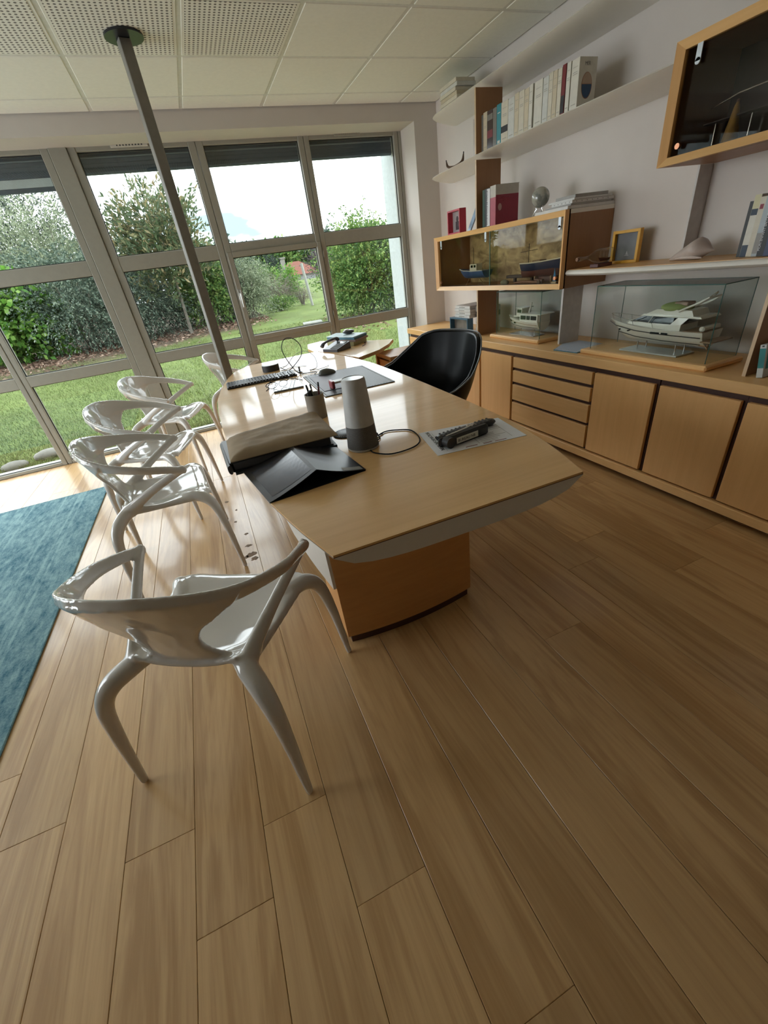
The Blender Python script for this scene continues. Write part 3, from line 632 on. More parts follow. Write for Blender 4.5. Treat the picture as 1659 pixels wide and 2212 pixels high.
# upper right cabinet contents
t=thing('cone_ornament','gold coloured cone standing in the upper right dark glass cabinet','ornament',(2.28,1.565,1.507))
obj('cone',MB().lathe([(.035,0),(.030,.02),(.020,.07),(.010,.125),(.004,.14)],16,(2.25,1.50,1.5065)),plain('gold_foil',(.50,.30,.08),.4,metal=.3,bump=.6,scale=60),t,smooth=60)
obj('tip',MB().sphere((2.25,1.50,1.648),.006,10,6),plain('tip_brown',(.2,.1,.05),.5),t,smooth=60)
t=thing('metal_stand_model','silver rods of a model standing in the upper right dark glass cabinet','ornament',(2.27,1.55,1.507))
for y in (1.585,1.445): obj('rod',MB().tube([(2.27,y,1.507),(2.27,y,1.60)],.004,8),CHROME,t,smooth=50)
obj('crossbar',MB().box(2.24,2.30,1.36,1.62,1.600,1.605,.001),DK,t)
obj('glass_wing',MB().tube([(2.27,1.62,1.655),(2.25,1.50,1.672),(2.24,1.36,1.675)],.003,8),CHROME,t,smooth=50)
# ------------------------------------------------------------------ books
def book(label,x0,y0,y1,z0,h,d,cm,group=None,tilt=0,bands=(),name='book',cover_only=False):
    "upright book, spine facing the room (-x)"
    t=thing(name,label,'book',(x0,(y0+y1)/2,z0),group=group)
    c=.0015
    X=Matrix.Translation((0,0,0))
    parts=[]
    o=obj('cover',MB().box(x0,x0+.002,y0,y1,z0,z0+h,.0006).box(x0+.002,x0+d,y0,y0+c,z0,z0+h).box(x0+.002,x0+d,y1-c,y1,z0,z0+h),cm,t)
    obj('pages',MB().box(x0+.0022,x0+d-.003,y0+c,y1-c,z0+.002,z0+h-.002),PAGE,t)
    for (za,zb,bm_) in bands: obj('spine_band',MB().box(x0-.0004,x0+.001,y0+(.001 if zb-za>.09 else (y1-y0)*.2),y1-(.001 if zb-za>.09 else (y1-y0)*.2),z0+h*za,z0+h*zb),bm_,t)
    return t
PAGE=plain('page_edges',(.62,.56,.46),.8,var=.05,scale=200)
CR=[plain('cream_spine_a',(.62,.57,.46),.5),plain('cream_spine_b',(.66,.63,.55),.5),plain('cream_spine_c',(.58,.50,.36),.5),plain('cream_spine_d',(.60,.60,.56),.5)]
GREYL=plain('ink_pale',(.40,.37,.31),.6); INK=plain('ink_dark',(.03,.03,.035),.6); GREYI=plain('ink_grey',(.30,.29,.27),.6)
TEAL=plain('teal_cover',(.03,.24,.28),.4); DRED=plain('dark_red_cover',(.17,.012,.018),.4)
BLUEG=plain('blue_glossy',(.04,.10,.16),.15); BRN=plain('brown_glossy',(.07,.05,.045),.15); GRYG=plain('grey_glossy',(.20,.19,.17),.15); PNK=plain('pale_pink_cover',(.50,.44,.40),.25)
rows=[(3.3,3.245,PNK,'pale pinkish book at the window end of the cream book row'),(3.243,3.201,BLUEG,'glossy dark blue book, second at the window end of the book row'),(3.199,3.179,GRYG,'thin grey glossy book right after the dark blue one'),(3.177,3.135,CR[2],'beige glossy book left of the dark brown one on the long shelf'),(3.133,3.071,BRN,'thick dark brown glossy book in the row on the long shelf'),(3.069,3.029,GRYG,'grey glossy book between the brown and the teal one'),(3.027,2.982,TEAL,'bright teal book in the row on the long white shelf'),
(2.980,2.911,CR[0],'thick cream volume right beside the teal book'),(2.909,2.849,CR[3],'pale cream volume, second right of the teal book'),(2.847,2.808,CR[2],'yellowish cream volume, third right of the teal book'),(2.806,2.757,CR[0],'cream volume, fourth right of the teal book'),(2.755,2.716,CR[2],'narrow yellowish volume, fifth right of the teal book'),(2.714,2.683,CR[1],'narrow cream volume left of a dark gap in the book row'),(2.668,2.600,CR[1],'thick white volume right of the dark gap in the book row'),(2.596,2.553,CR[3],'pale grey volume, second right of the dark gap'),(2.551,2.520,CR[0],'cream volume, third right of the dark gap'),(2.518,2.486,CR[2],'tan cream volume, second left of the dark red book'),(2.483,2.453,CR[0],'cream volume touching the dark red book on its left'),(2.450,2.424,DRED,'dark red book near the right end of the cream row'),(2.418,2.390,CR[1],'white paperback just right of the dark red book'),(2.383,2.330,CR[1],'last white paperback of the row with a round blue picture on its cover')]
for i,(yb,ya,cm,lb) in enumerate(rows):
    hh=.2045-.003*((i*7)%3)
    b=[]
    if cm in CR: b=[(.60+.05*(i%3),.615+.05*(i%3),GREYL),(.64+.05*(i%3),.65+.05*(i%3),GREYI),(.84,.85,GREYL),(.10,.12,GREYL)]+([(.26,.42,INK)] if i in (7,) else [])
    elif cm is TEAL: b=[(.78,.8,CR[1]),(.05,.12,CR[1])]
    elif cm is BRN: b=[(.3,.5,DRED),(.75,.9,GRYG)]
    elif cm is DRED: b=[(.05,.4,INK)]
    elif cm is BLUEG: b=[(.75,.85,TEAL)]
    t=book(lb,2.205,ya,yb,1.8475,hh,.145 if i<20 else .118,cm,group='row of books on the long white shelf',bands=b)
    if i==20:
        # round seascape printed on the cover that faces the room
        m=MB(); m.add([(2.262+.036*math.cos(a),ya-.0006,1.937+.052*math.sin(a)) for a in np.linspace(0,2*PI,33)[:-1]],[tuple(range(32))])
        obj('round_picture',m,plain('picture_rim',(.30,.13,.07),.5),t)
        m=MB(); m.add([(2.262+.033*math.cos(a),ya-.0010,1.937+.049*math.sin(a)) for a in np.linspace(-PI-.1,.1,20)],[tuple(range(20))]); obj('picture_sea',m,plain('picture_blue',(.015,.06,.15),.5),t)
        m=MB(); m.add([(2.262+.033*math.cos(a),ya-.0010,1.938+.049*math.sin(a)) for a in np.linspace(.12,PI-.12,20)],[tuple(range(20))]); obj('picture_sky',m,plain('picture_sand',(.45,.33,.24),.5),t)
        M=basis((2.24,ya-.0008,2.015),(1,0,0),(0,0,1)); text('cover_title','MER',.02,M,GREYI,t)
# white letters on cream spines: vertical titles
# flat books on the topmost shelf
for k in range(5):
    tag(obj('book',MB().box(2.215+.004*(k%2),2.38-.003*(k%3),3.52+.008*(k%3),3.76-.006*(k%2),2.2265+.0225*k,2.2265+.0225*k+.0218,.002),[CR[0],CR[2],CR[0],CR[3],CR[0]][k]),'cream book lying flat on the topmost shelf, %s of the stack of five'%['lowest','second from below','middle','second from above','uppermost'][k],'book','flat books on the topmost shelf')
# on the hanging cabinet
CT=1.4055
GRN=plain('green_cover',(.02,.07,.045),.5); BLK=plain('black_cover',(.015,.016,.018),.45); RED=plain('crimson_cover',(.26,.012,.035),.45); PINKR=plain('crimson_spine',(.42,.07,.10),.45)
book('dark green binder against the brown upright on the hanging cabinet',2.185,3.135,3.16,CT,.226,.17,GRN)
book('black binder between the green one and the lettered book on the hanging cabinet',2.185,3.106,3.133,CT,.228,.17,BLK)
t=book('white spined book lettered SOCIETE CIVILE DE FAMILLE on the hanging cabinet',2.18,3.062,3.10,CT,.228,.17,BLK,bands=[(.02,.98,PAPER)])
text('spine_title','SOCIETE CIVILE DE FAMILLE',.0165,basis((2.1788,3.088,CT+.012),(0,0,1),(0,1,0)),INK,t)
t=thing('book','thick crimson code book with pale top band and round emblem, left of the globe','book',(2.19,3.03,CT))
obj('cover',MB().box(2.18,2.182,2.995,3.058,CT,CT+.232,.0006).box(2.182,2.375,2.995,2.997,CT,CT+.232).box(2.182,2.355,3.056,3.058,CT,CT+.232),RED,t)
obj('pages',MB().box(2.183,2.35,2.998,3.055,CT+.001,CT+.230),PAGE,t)
o=obj('top_band',MB().box(2.1792,2.1805,2.9945,3.0585,CT+.165,CT+.2325).box(2.1795,2.375,2.9942,2.9952,CT+.175,CT+.2325),plain('pale_band',(.50,.46,.40),.5),t); o['label']='pale upper band of the cover'
obj('spine',MB().box(2.1794,2.1806,2.9948,3.058,CT,CT+.165),PINKR,t)
m=MB(); m.add([(2.215+.016*math.cos(a),2.9938,CT+.105+.021*math.sin(a)) for a in np.linspace(0,2*PI,25)[:-1]],[tuple(range(24))]); obj('emblem',m,plain('emblem_pink',(.50,.28,.26),.5),t)
M=basis((2.205,2.9936,CT+.155),(1,0,0),(0,0,1)); text('cover_title','DICTIONNAIRE',.014,M,PINKR,t)
M=basis((2.205,2.9936,CT+.14),(1,0,0),(0,0,1)); text('cover_title','JURIDIQUE',.014,M,PINKR,t)
tag(obj('paperback',MB().box(2.20,2.385,3.0,3.05,CT+.2328,CT+.2345),GREYI),'thin grey booklet lying on top of the crimson code book','book')
def frame(name,label,M,w,h,d,rim,fm,pic,inner=None):
    "box frame: local x width, y height, z depth (front at z=0, back at -d)"
    t=thing(name,label,'picture frame',M.translation)
    m=MB()
    for a in ((0,w,0,rim),(0,w,h-rim,h),(0,rim,rim,h-rim),(w-rim,w,rim,h-rim)): m.box(a[0],a[1],a[2],a[3],-d,0,.0008)
    obj('frame_border',m.xf(M),fm,t)
    p_=obj('picture',MB().box(rim,w-rim,rim,h-rim,-d,-d*.75).xf(M),pic,t); return t,p_
RM_=basis((2.20,3.692,CT),(0,-1,0),(0,0,1))
t,p_=frame('photo_frame','red box frame with a small photo, at the window end of the hanging cabinet',RM_,.192,.168,.062,.012,plain('frame_red',(.50,.04,.07),.4),plain('picture_grey',(.40,.36,.36),.5))
m=MB()
for cx_ in (.085,.135): m.sphere((cx_,.105,-.045),.017,10,8,(1,1.2,.2)).box(cx_-.026,cx_+.026,.03,.088,-.0463,-.044,.008)
obj('figures',m.xf(RM_),plain('photo_dark',(.06,.04,.05),.6),p_,smooth=50)
t=thing('painted_tile','blue and white glazed plaque leaning against the brown upright','ornament',(2.24,3.32,CT))
obj('plaque',MB().add([(2.17,3.30,CT),(2.17,3.345,CT),(2.25,3.322,CT+.175),(2.25,3.262,CT+.175),(2.18,3.30,CT),(2.18,3.345,CT),(2.26,3.322,CT+.18),(2.26,3.262,CT+.18)],[(0,3,2,1),(4,5,6,7),(0,1,5,4),(1,2,6,5),(2,3,7,6),(3,0,4,7)]),plain('blue_white_glaze',(.34,.45,.60),.12,var=.6,scale=9),t)
# globe
t=thing('desk_globe','small grey green ball globe on a wire foot, left of the magazines','globe',(2.30,2.67,CT))
gm,nt,p=newmat('globe_map'); tc=N(nt,'ShaderNodeTexCoord'); nz=N(nt,'ShaderNodeTexNoise',Scale=14.0,Detail=4.0); r=N(nt,'ShaderNodeValToRGB'); e=r.color_ramp.elements; e[0].position=.47;e[0].color=(.20,.21,.19,1);e[1].position=.53;e[1].color=(.36,.35,.30,1)
nt.links.new(tc.outputs['Object'],nz.inputs[0]);nt.links.new(nz.outputs['Fac'],r.inputs[0]);nt.links.new(r.outputs[0],p.inputs['Base Color']);p.inputs['Roughness'].default_value=.15;p.inputs['Coat Weight'].default_value=.6
obj('ball',MB().sphere((2.275,2.65,1.508),.056,28,18),gm,t,smooth=180)
m=MB()
for k in range(3):
    a=2*PI*k/3+.4; m.tube([(2.275+.05*math.cos(a),2.65+.05*math.sin(a),CT+.002),(2.275+.020*math.cos(a),2.65+.020*math.sin(a),1.448),(2.275+.034*math.cos(a),2.65+.034*math.sin(a),1.464)],.0022,6)
m.tube([(2.275+.05*math.cos(a),2.65+.05*math.sin(a),CT+.002) for a in np.linspace(0,2*PI,20)],.002,6)
obj('wire_foot',m,CHROME,t,smooth=50)
# magazines
MW=plain('magazine_white',(.66,.65,.63),.5); MG=plain('magazine_grey',(.36,.34,.32),.5)
for k,(x0,x1,y0,y1,z0,z1,mm,lb) in enumerate([(2.165,2.525,2.288,2.565,CT,CT+.016,MW,'lowest white magazine of the pile on the hanging cabinet, the widest'),(2.19,2.50,2.29,2.50,CT+.0165,CT+.026,MG,'grey brochure, second from below in the magazine pile'),(2.20,2.52,2.293,2.46,CT+.0265,CT+.042,MW,'ring-holed white folder in the middle of the magazine pile'),(2.21,2.50,2.288,2.50,CT+.0425,CT+.052,MW,'large white magazine, second from the top of the pile'),(2.22,2.47,2.293,2.45,CT+.0525,CT+.068,MG,'uppermost greyish magazine of the pile on the hanging cabinet')]):
    t=tag(obj('magazine',MB().box(x0,x1,y0,y1,z0,z1,.001),mm),lb,'magazine','magazine pile on the hanging cabinet')
    if k==2:
        m=MB(); 
        for i in range(5): m.box(x0-.0006,x0+.001,y0+.02+.03*i,y0+.024+.03*i,z0+.006,z0+.010)
        for i in range(7): m.box(x0+.03+.04*i,x0+.034+.04*i,y0-.0006,y0+.001,z0+.006,z0+.010)
        obj('punch_hole',m,INK,t)
# ------------------------------------------------------------------ on the shell shelf
SZ=1.0952
t=thing('ship_in_bottle','glass bottle with a small sailing ship, on a dark stand by the yellow frame','ornament',(2.28,2.10,SZ))
pr=[(.012,0),(.012,.02),(.010,.025),(.010,.075),(.028,.115),(.038,.14),(.038,.235),(.030,.25),(.001,.252)]
m=MB().lathe(pr,24); BMx=basis((2.115,2.12,SZ+.058),(0,1,0),(0,0,1)); 
rot=Matrix.Translation((2.112,2.115,SZ+.056))@Matrix.Rotation(PI/2,4,'Y')@Matrix.Rotation(0,4,'X')
obj('bottle',m.xf(rot),glass('bottle_glass',(.90,.93,.90),refl=.9),t,smooth=50)
obj('cork',MB().tube([(2.100,2.115,SZ+.056),(2.114,2.115,SZ+.056)],.0095,12),plain('cork_brown',(.22,.11,.06),.7),t,smooth=50)
hl=hull(.085,.026,0,.014,rise=.006); hl.v=[(-p[1]+2.345,p[0]+2.115,p[2]+SZ+.028) for p in hl.v]; obj('tiny_hull',hl,MAHO,t,smooth=35)
m=MB()
for k in range(3):
    x=2.275+.025*k; m.add([(x-.008,2.113,SZ+.046),(x+.010,2.113,SZ+.046),(x+.008,2.115,SZ+.083-.003*k),(x-.006,2.115,SZ+.083-.003*k)],[(0,1,2,3)])
obj('tiny_sail',m,plain('sail_tan',(.48,.33,.22),.7),t)
obj('stand',MB().box(2.235,2.345,2.085,2.145,SZ,SZ+.018,.002),MAHO,t)
YF=basis((2.40,2.150,SZ),(0.30,-1,0),(0,0,1))
YFr=Matrix.Translation(YF.translation)@Matrix.Rotation(0,4,'Z')
YF=basis((2.40,2.155,SZ-.0003),(.12,-1,0),(0,0,1))
t,p_=frame('photo_frame','yellow picture frame with a dark misty boat photo on the shell shelf',YF,.166,.166,.03,.015,plain('frame_yellow',(.72,.38,.02),.4),plain('photo_mist',(.12,.12,.12),.4,var=.5,scale=5))
obj('boat_silhouette',MB().box(.075,.10,.036,.040,-.0226,-.022).add([(.08,.042,-.022),(.095,.042,-.022),(.087,.062,-.022)],[(0,1,2)]).xf(YF),plain('photo_white',(.5,.5,.5),.5),p_)
# sea shell: pointed conch lying on its side
t=thing('sea_shell','large smooth pinkish white conch shell lying on the shelf under the white support','shell',(2.37,1.63,SZ))
rows=[]; nS=22
for i in range(nS):
    u=i/(nS-1); y=1.752-.225*u
    r=lerp([(0,.001),(.08,.012),(.3,.030),(.5,.045),(.62,.050),(.72,.044),(.82,.028),(.92,.010),(1,.001)],u)
    zc=SZ+.036*1+ lerp([(0,-.032),(.3,-.012),(.6,.008),(.8,.004),(1,-.004)],u)
    rows.append([(2.37+math.cos(a)*r*1.15,y,max(SZ+.0005,zc+math.sin(a)*r*(.95+.12*math.sin(2*a)))) for a in np.linspace(0,2*PI,21)[:-1]])
m=MB().grid(rows,closed=True)
obj('body_whorl',m,plain('shell_pink',(.52,.43,.38),.4,var=.08,scale=20,bump=.2),t,smooth=60)
m=MB().tube([(2.335,1.56,SZ+.006),(2.325,1.60,SZ+.012),(2.33,1.66,SZ+.012),(2.345,1.70,SZ+.008)],[.004,.008,.007,.003],8)
obj('lip',m,plain('shell_lip',(.60,.50,.44),.3),t,smooth=60)
# books at the right end of that shelf
NV=plain('navy_cover',(.02,.035,.10),.4); YL=plain('pale_yellow_spine',(.62,.58,.36),.5)
DKB=plain('dark_blue_band',(.02,.04,.07),.5)
book('tall black book, leftmost of the group at the right picture edge',2.33,1.378,1.402,SZ,.205,.16,BLK,group='books at the right end of the shell shelf')
book('cream and navy banded book, second of the group at the right edge',2.31,1.350,1.376,SZ,.225,.16,CR[1],group='books at the right end of the shell shelf',bands=[(.0,.2,DKB),(.68,.78,DKB),(.78,1.0,YL)])
t=book('thin pale book with a small red mark, third of the group at the right edge',2.305,1.326,1.348,SZ,.215,.16,CR[0],group='books at the right end of the shell shelf',bands=[(.80,.88,RED)])
book('light blue grey paperback, fourth of the group at the right edge',2.30,1.302,1.324,SZ,.215,.16,plain('grey_blue_spine',(.42,.47,.50),.5),group='books at the right end of the shell shelf',bands=[(.05,.4,GREYI)])
t=book('black book with white spine title, fifth of the group at the right edge',2.295,1.274,1.300,SZ,.22,.16,BLK,group='books at the right end of the shell shelf')
text('spine_title','MON ENFANT EN QUESTION',.013,basis((2.2943,1.292,SZ+.02),(0,0,1),(0,1,0)),PAPER,t)
book('navy book, nearest of the group and cut by the picture edge',2.29,1.235,1.272,SZ,.21,.16,NV,group='books at the right end of the shell shelf')
# teal book leaning at the right edge on the worktop
t=thing('spiral_notebook','teal and white notebook leaning by the brown upright at the right picture edge','notebook',(2.2,1.05,WT))
m=MB().box(0,.20,-.012,.012,0,.135,.001); Rt=Matrix.Translation((2.15,1.068,WT+.001))@Matrix.Rotation(-.16,4,'X')
obj('cover',m.xf(Rt),plain('teal_white_cover',(.58,.60,.58),.45),t)
obj('teal_panel',MB().box(-.0006,.0005,-.011,.011,.04,.12).box(.012,.195,-.0128,-.0118,.035,.125).xf(Rt),plain('teal_panel',(.02,.20,.20),.45),t)
obj('punch_hole',MB().box(-.0008,.002,-.004,.004,.126,.132).xf(Rt),INK,t)
# blue sheets on the worktop between the cases
for k,(lb,dx) in enumerate((('lowest pale blue folder lying between the two yacht cases',0),('upper pale blue paper folder lying between the two yacht cases',.006))):
    tag(obj('paper_folder',MB().prism([(2.085+dx,2.225-dx),(2.10+dx,2.038+dx),(2.36,2.04+dx),(2.37,2.30-dx),(2.24,2.315-dx)],WT+.0005+.004*k,WT+.004+.004*k),plain('folder_pale_blue_%d'%k,[(.10,.26,.36),(.46,.52,.62)][k],.6)),lb,'folder','pale blue folders by the yacht case')
# white binders and blue frame under the cabinet at the window end
BF=basis((2.19,3.70,WT+.0005),(0,-1,0),(0,0,1))
t,p_=frame('photo_frame','blue box frame with a small photo standing under the hanging cabinet behind the armchair',BF,.30,.118,.06,.012,plain('frame_blue',(.04,.12,.20),.4),plain('photo_scene',(.16,.14,.12),.4,var=.7,scale=9))
for k in range(4):
    t=tag(obj('disc_box',MB().box(2.205+.006*(k%2),2.43,3.39-.006*(k%3),3.635-.008*(k%2),WT+.1195+.0245*k,WT+.1195+.0245*k+.0235,.002),plain('box_white',(.62,.61,.59),.4)),'flat white box on top of the blue frame, %s of four'%['lowest','second from below','second from above','uppermost'][k],'box','flat white boxes on the blue frame')
    obj('label_strip',MB().box(2.2042+.006*(k%2),2.206+.006*(k%2),3.47,3.56,WT+.127+.0245*k,WT+.135+.0245*k),GREYI,t)
for k in range(5):
    tag(obj('box_file',MB().box(2.26,2.42,3.24,3.375-.004*(k%2),WT+.0005+.042*k,WT+.0405+.042*k,.002),[PAPER,MW,PAPER,INK,MG][k]),'small box file beside the wooden upright, %s of the stack'%['lowest','second from below','middle','fourth dark one','uppermost'][k],'box','box files left of the upright')

# carved canoe on the long shelf
t=thing('canoe_ornament','small dark carved boat with raised ends, left of the books on the long shelf','ornament',(2.26,3.62,1.8475))
pp=smoothpath([(2.235,3.73,1.905),(2.238,3.715,1.872),(2.245,3.66,1.858),(2.252,3.60,1.857),(2.26,3.535,1.872),(2.262,3.52,1.912)],5)
obj('hull_body',MB().tube([tuple(p) for p in pp],[lerp([(0,.004),(.2,.010),(.5,.0105),(.8,.010),(1,.004)],k/(len(pp)-1)) for k in range(len(pp))],8,flat=(1.3,.8)),plain('carved_wood',(.11,.06,.035),.6),t,smooth=60)
obj('prow_tip',MB().tube([pp[0],pp[0]+Vector((0,.002,.010))],.004,6).tube([pp[-1],pp[-1]+Vector((0,-.002,.012))],.004,6),INK,t)
# ------------------------------------------------------------------ rug
rm,nt,p=newmat('rug_teal')
tc=N(nt,'ShaderNodeTexCoord'); n1=N(nt,'ShaderNodeTexNoise',Scale=3.0,Detail=8.0,Roughness=.75,Distortion=.8); n2=N(nt,'ShaderNodeTexNoise',Scale=130.0,Detail=3.0)
mp=N(nt,'ShaderNodeMapping'); mp.inputs['Scale'].default_value=(1,.35,1); n3=N(nt,'ShaderNodeTexNoise',Scale=45.0,Detail=4.0)
nt.links.new(tc.outputs['Object'],n1.inputs[0]);nt.links.new(tc.outputs['Object'],n2.inputs[0]);nt.links.new(tc.outputs['Object'],mp.inputs[0]);nt.links.new(mp.outputs[0],n3.inputs[0])
a=N(nt,'ShaderNodeMath',operation='ADD');nt.links.new(n1.outputs['Fac'],a.inputs[0]);nt.links.new(n3.outputs['Fac'],a.inputs[1])
a2=N(nt,'ShaderNodeMath',operation='MULTIPLY_ADD');nt.links.new(n2.outputs['Fac'],a2.inputs[0]);a2.inputs[1].default_value=.5;nt.links.new(a.outputs[0],a2.inputs[2])
sx=N(nt,'ShaderNodeSeparateXYZ');nt.links.new(tc.outputs['Object'],sx.inputs[0])
# two pale border lines parallel to the long edge
acc=None
for off in (.16,.20,.30,.52,.57):
    s1=N(nt,'ShaderNodeMath',operation='ADD');nt.links.new(sx.outputs['X'],s1.inputs[0]);s1.inputs[1].default_value=off
    s2=N(nt,'ShaderNodeMath',operation='ABSOLUTE');nt.links.new(s1.outputs[0],s2.inputs[0])
    s3=N(nt,'ShaderNodeMath',operation='LESS_THAN');nt.links.new(s2.outputs[0],s3.inputs[0]);s3.inputs[1].default_value=.007
    if acc is None: acc=s3
    else:
        q=N(nt,'ShaderNodeMath',operation='MAXIMUM');nt.links.new(acc.outputs[0],q.inputs[0]);nt.links.new(s3.outputs[0],q.inputs[1]);acc=q
a3=N(nt,'ShaderNodeMath',operation='MULTIPLY_ADD');nt.links.new(acc.outputs[0],a3.inputs[0]);a3.inputs[1].default_value=.16;nt.links.new(a2.outputs[0],a3.inputs[2])
r=N(nt,'ShaderNodeValToRGB');e=r.color_ramp.elements;e[0].position=.98;e[0].color=(.012,.085,.125,1);e[1].position=1.52;e[1].color=(.16,.30,.32,1);k=e.new(1.0 if False else .0);k.color=(.008,.06,.09,1)
dv=N(nt,'ShaderNodeMath',operation='MULTIPLY');dv.inputs[1].default_value=.66;nt.links.new(a3.outputs[0],dv.inputs[0])
e[0].position=.0;e[1].position=.62;e[2].position=1.0
e[0].color=(.006,.038,.065,1);e[1].color=(.014,.095,.145,1);e[2].color=(.22,.36,.38,1)
nt.links.new(dv.outputs[0],r.inputs[0]);nt.links.new(r.outputs[0],p.inputs['Base Color']);p.inputs['Roughness'].default_value=.95
b=N(nt,'ShaderNodeBump',Strength=.6,Distance=.004);nt.links.new(n2.outputs['Fac'],b.inputs['Height']);nt.links.new(b.outputs[0],p.inputs['Normal'])
t=thing('rug','faded teal blue oriental style rug at the left edge of the wooden floor','rug',(-1.055,2.2,0.0005))
obj('pile',MB().box(-3.3,-1.055,.75,3.718,.0008,.010,.003),rm,t)

# ------------------------------------------------------------------ desk
DZ=.74
Ledge=[(.728,.122),(.9,.075),(1.08,.037),(1.35,.0),(1.6,-.023),(1.9,-.034),(2.2,-.034),(2.5,-.020),(2.8,.022),(3.1,.088),(3.30,.155),(3.43,.26)]
Redge=[(.724,.812),(.9,.868),(1.14,.916),(1.5,.937),(1.9,.950),(2.27,.957),(2.6,.955),(2.9,.925),(3.2,.872),(3.43,.81)]
t=thing('desk','large boat-shaped wooden desk with veneered top, white underside and panel pedestals','desk',(.46,2.1,0))
ns=40; rows=[];rb=[]
for i in range(ns+1):
    u=i/ns; ya=.736+(3.43-.736)*u; yb_=.723+(3.45-.723)*u
    xa=lerp(Ledge,ya); xb=lerp(Redge,yb_)
    hr=[];hb=[]
    for k in range(17):
        s=k/16; x=xa+(xb-xa)*s; y=ya+(yb_-ya)*s
        c=(2*s-1); dep=.054*(1-abs(c)**3.6)**.62
        hr.append((x,y,DZ)); hb.append((x,y,DZ-.009-dep))
    rows.append(hr); rb.append(hb)
obj('tabletop',MB().slab(rows,.0058),DESKW,t)
obj('edge_line',MB().slab([[(p[0],p[1],DZ-.0059) for p in r_] for r_ in rows],.0022),plain('edge_brown',(.10,.04,.018),.5),t)
m=MB(); n=17
top_=[[(p[0],p[1],DZ-.0082) for p in r_] for r_ in rows]
vt=[p for r_ in top_ for p in r_]; vb=[p for r_ in rb for p in r_]; K=len(vt)
f=[(i*n+j,i*n+j+1,(i+1)*n+j+1,(i+1)*n+j) for i in range(ns) for j in range(n-1)]
f+=[tuple(K+q for q in (i*n+j,(i+1)*n+j,(i+1)*n+j+1,i*n+j+1)) for i in range(ns) for j in range(n-1)]
f+=[(j+1,j,K+j,K+j+1) for j in range(n-1)]+[(ns*n+j,ns*n+j+1,K+ns*n+j+1,K+ns*n+j) for j in range(n-1)]
f+=[(i*n,(i+1)*n,K+(i+1)*n,K+i*n) for i in range(ns)]+[((i+1)*n+n-1,i*n+n-1,K+i*n+n-1,K+(i+1)*n+n-1) for i in range(ns)]
m.add(vt+vb,f); o=obj('underside',m,WHITEL,t,smooth=35); o['label']='white lens-shaped underside'
obj('edge_strip',MB().box(.4,.41,1.0,1.01,.70,.705),WHITEL,t) if False else None
for (y0,y1,sg) in ((1.16,1.42,-1),(2.98,3.22,1)):
    P=[];nP=14
    for k in range(nP+1):
        s=k/nP; x=.175+(.736-.175)*s; bow=.026*(1-(2*s-1)**2)
        P.append((x,(y0-bow) if sg<0 else y0))
    Q=[(p[0],y1 if sg<0 else y1+.05*(1-(2*(k/nP)-1)**2)) for k,p in enumerate(P)][::-1]
    obj('pedestal',MB().prism(P+Q,.038,.700),MAPLEX if sg<0 else MAPLEX,t,smooth=20)
    I=[(.455+(x-.455)*.955,(y0+y1)/2+(y-(y0+y1)/2)*.955) for x,y in P+Q]
    obj('plinth',MB().prism(I,.0,.0378),DARKRED,t,smooth=20)
rows=[]
for i in range(25):
    y=1.165+(2.975-1.165)*i/24; x=lerp(Ledge,y)+.139
    rows.append([(x,y,.287),(x,y,.706)])
obj('modesty_panel',MB().slab(rows,.016,(1,0,0)),WHITEL,t,smooth=40)
# return desk with drawer pedestal by the window
t=thing('return_desk','pointed wooden side desk by the window carrying phone and folders','desk',(1.1,3.45,0))
RP=[(.965,2.875),(1.17,3.0),(1.32,3.16),(1.435,3.334),(1.335,3.44),(1.24,3.57),(1.12,3.78),(1.0,4.0),(.86,3.95),(.80,3.70),(.80,3.475),(.83,3.46),(.885,3.24),(.937,3.0)]
obj('tabletop',MB().prism(RP,DZ-.028,DZ-.004),DESKW,t)
obj('leg_panel',MB().box(1.02,1.04,3.1,3.8,.0,DZ-.0285,.002),MAPLE,t)
t=thing('drawer_pedestal','small maple drawer pedestal standing under the side desk tip','drawer unit',(1.3,3.0,0))
obj('body',MB().box(1.205,1.55,2.885,2.91,0,.69).box(1.205,1.55,3.155,3.18,0,.69).box(1.205,1.55,2.9105,3.1545,.665,.69).box(1.205,1.55,2.9105,3.1545,.0,.05).box(1.53,1.549,2.9105,3.1545,.0505,.6645),MAPLEX,t)
obj('cavity',MB().box(1.235,1.527,2.912,3.153,.051,.664),DARKRED,t)
for k in range(3): obj('drawer',MB().box(1.218,1.234,2.925,3.14,.06+.2*k,.245+.2*k,.002),MAPLEY,t)

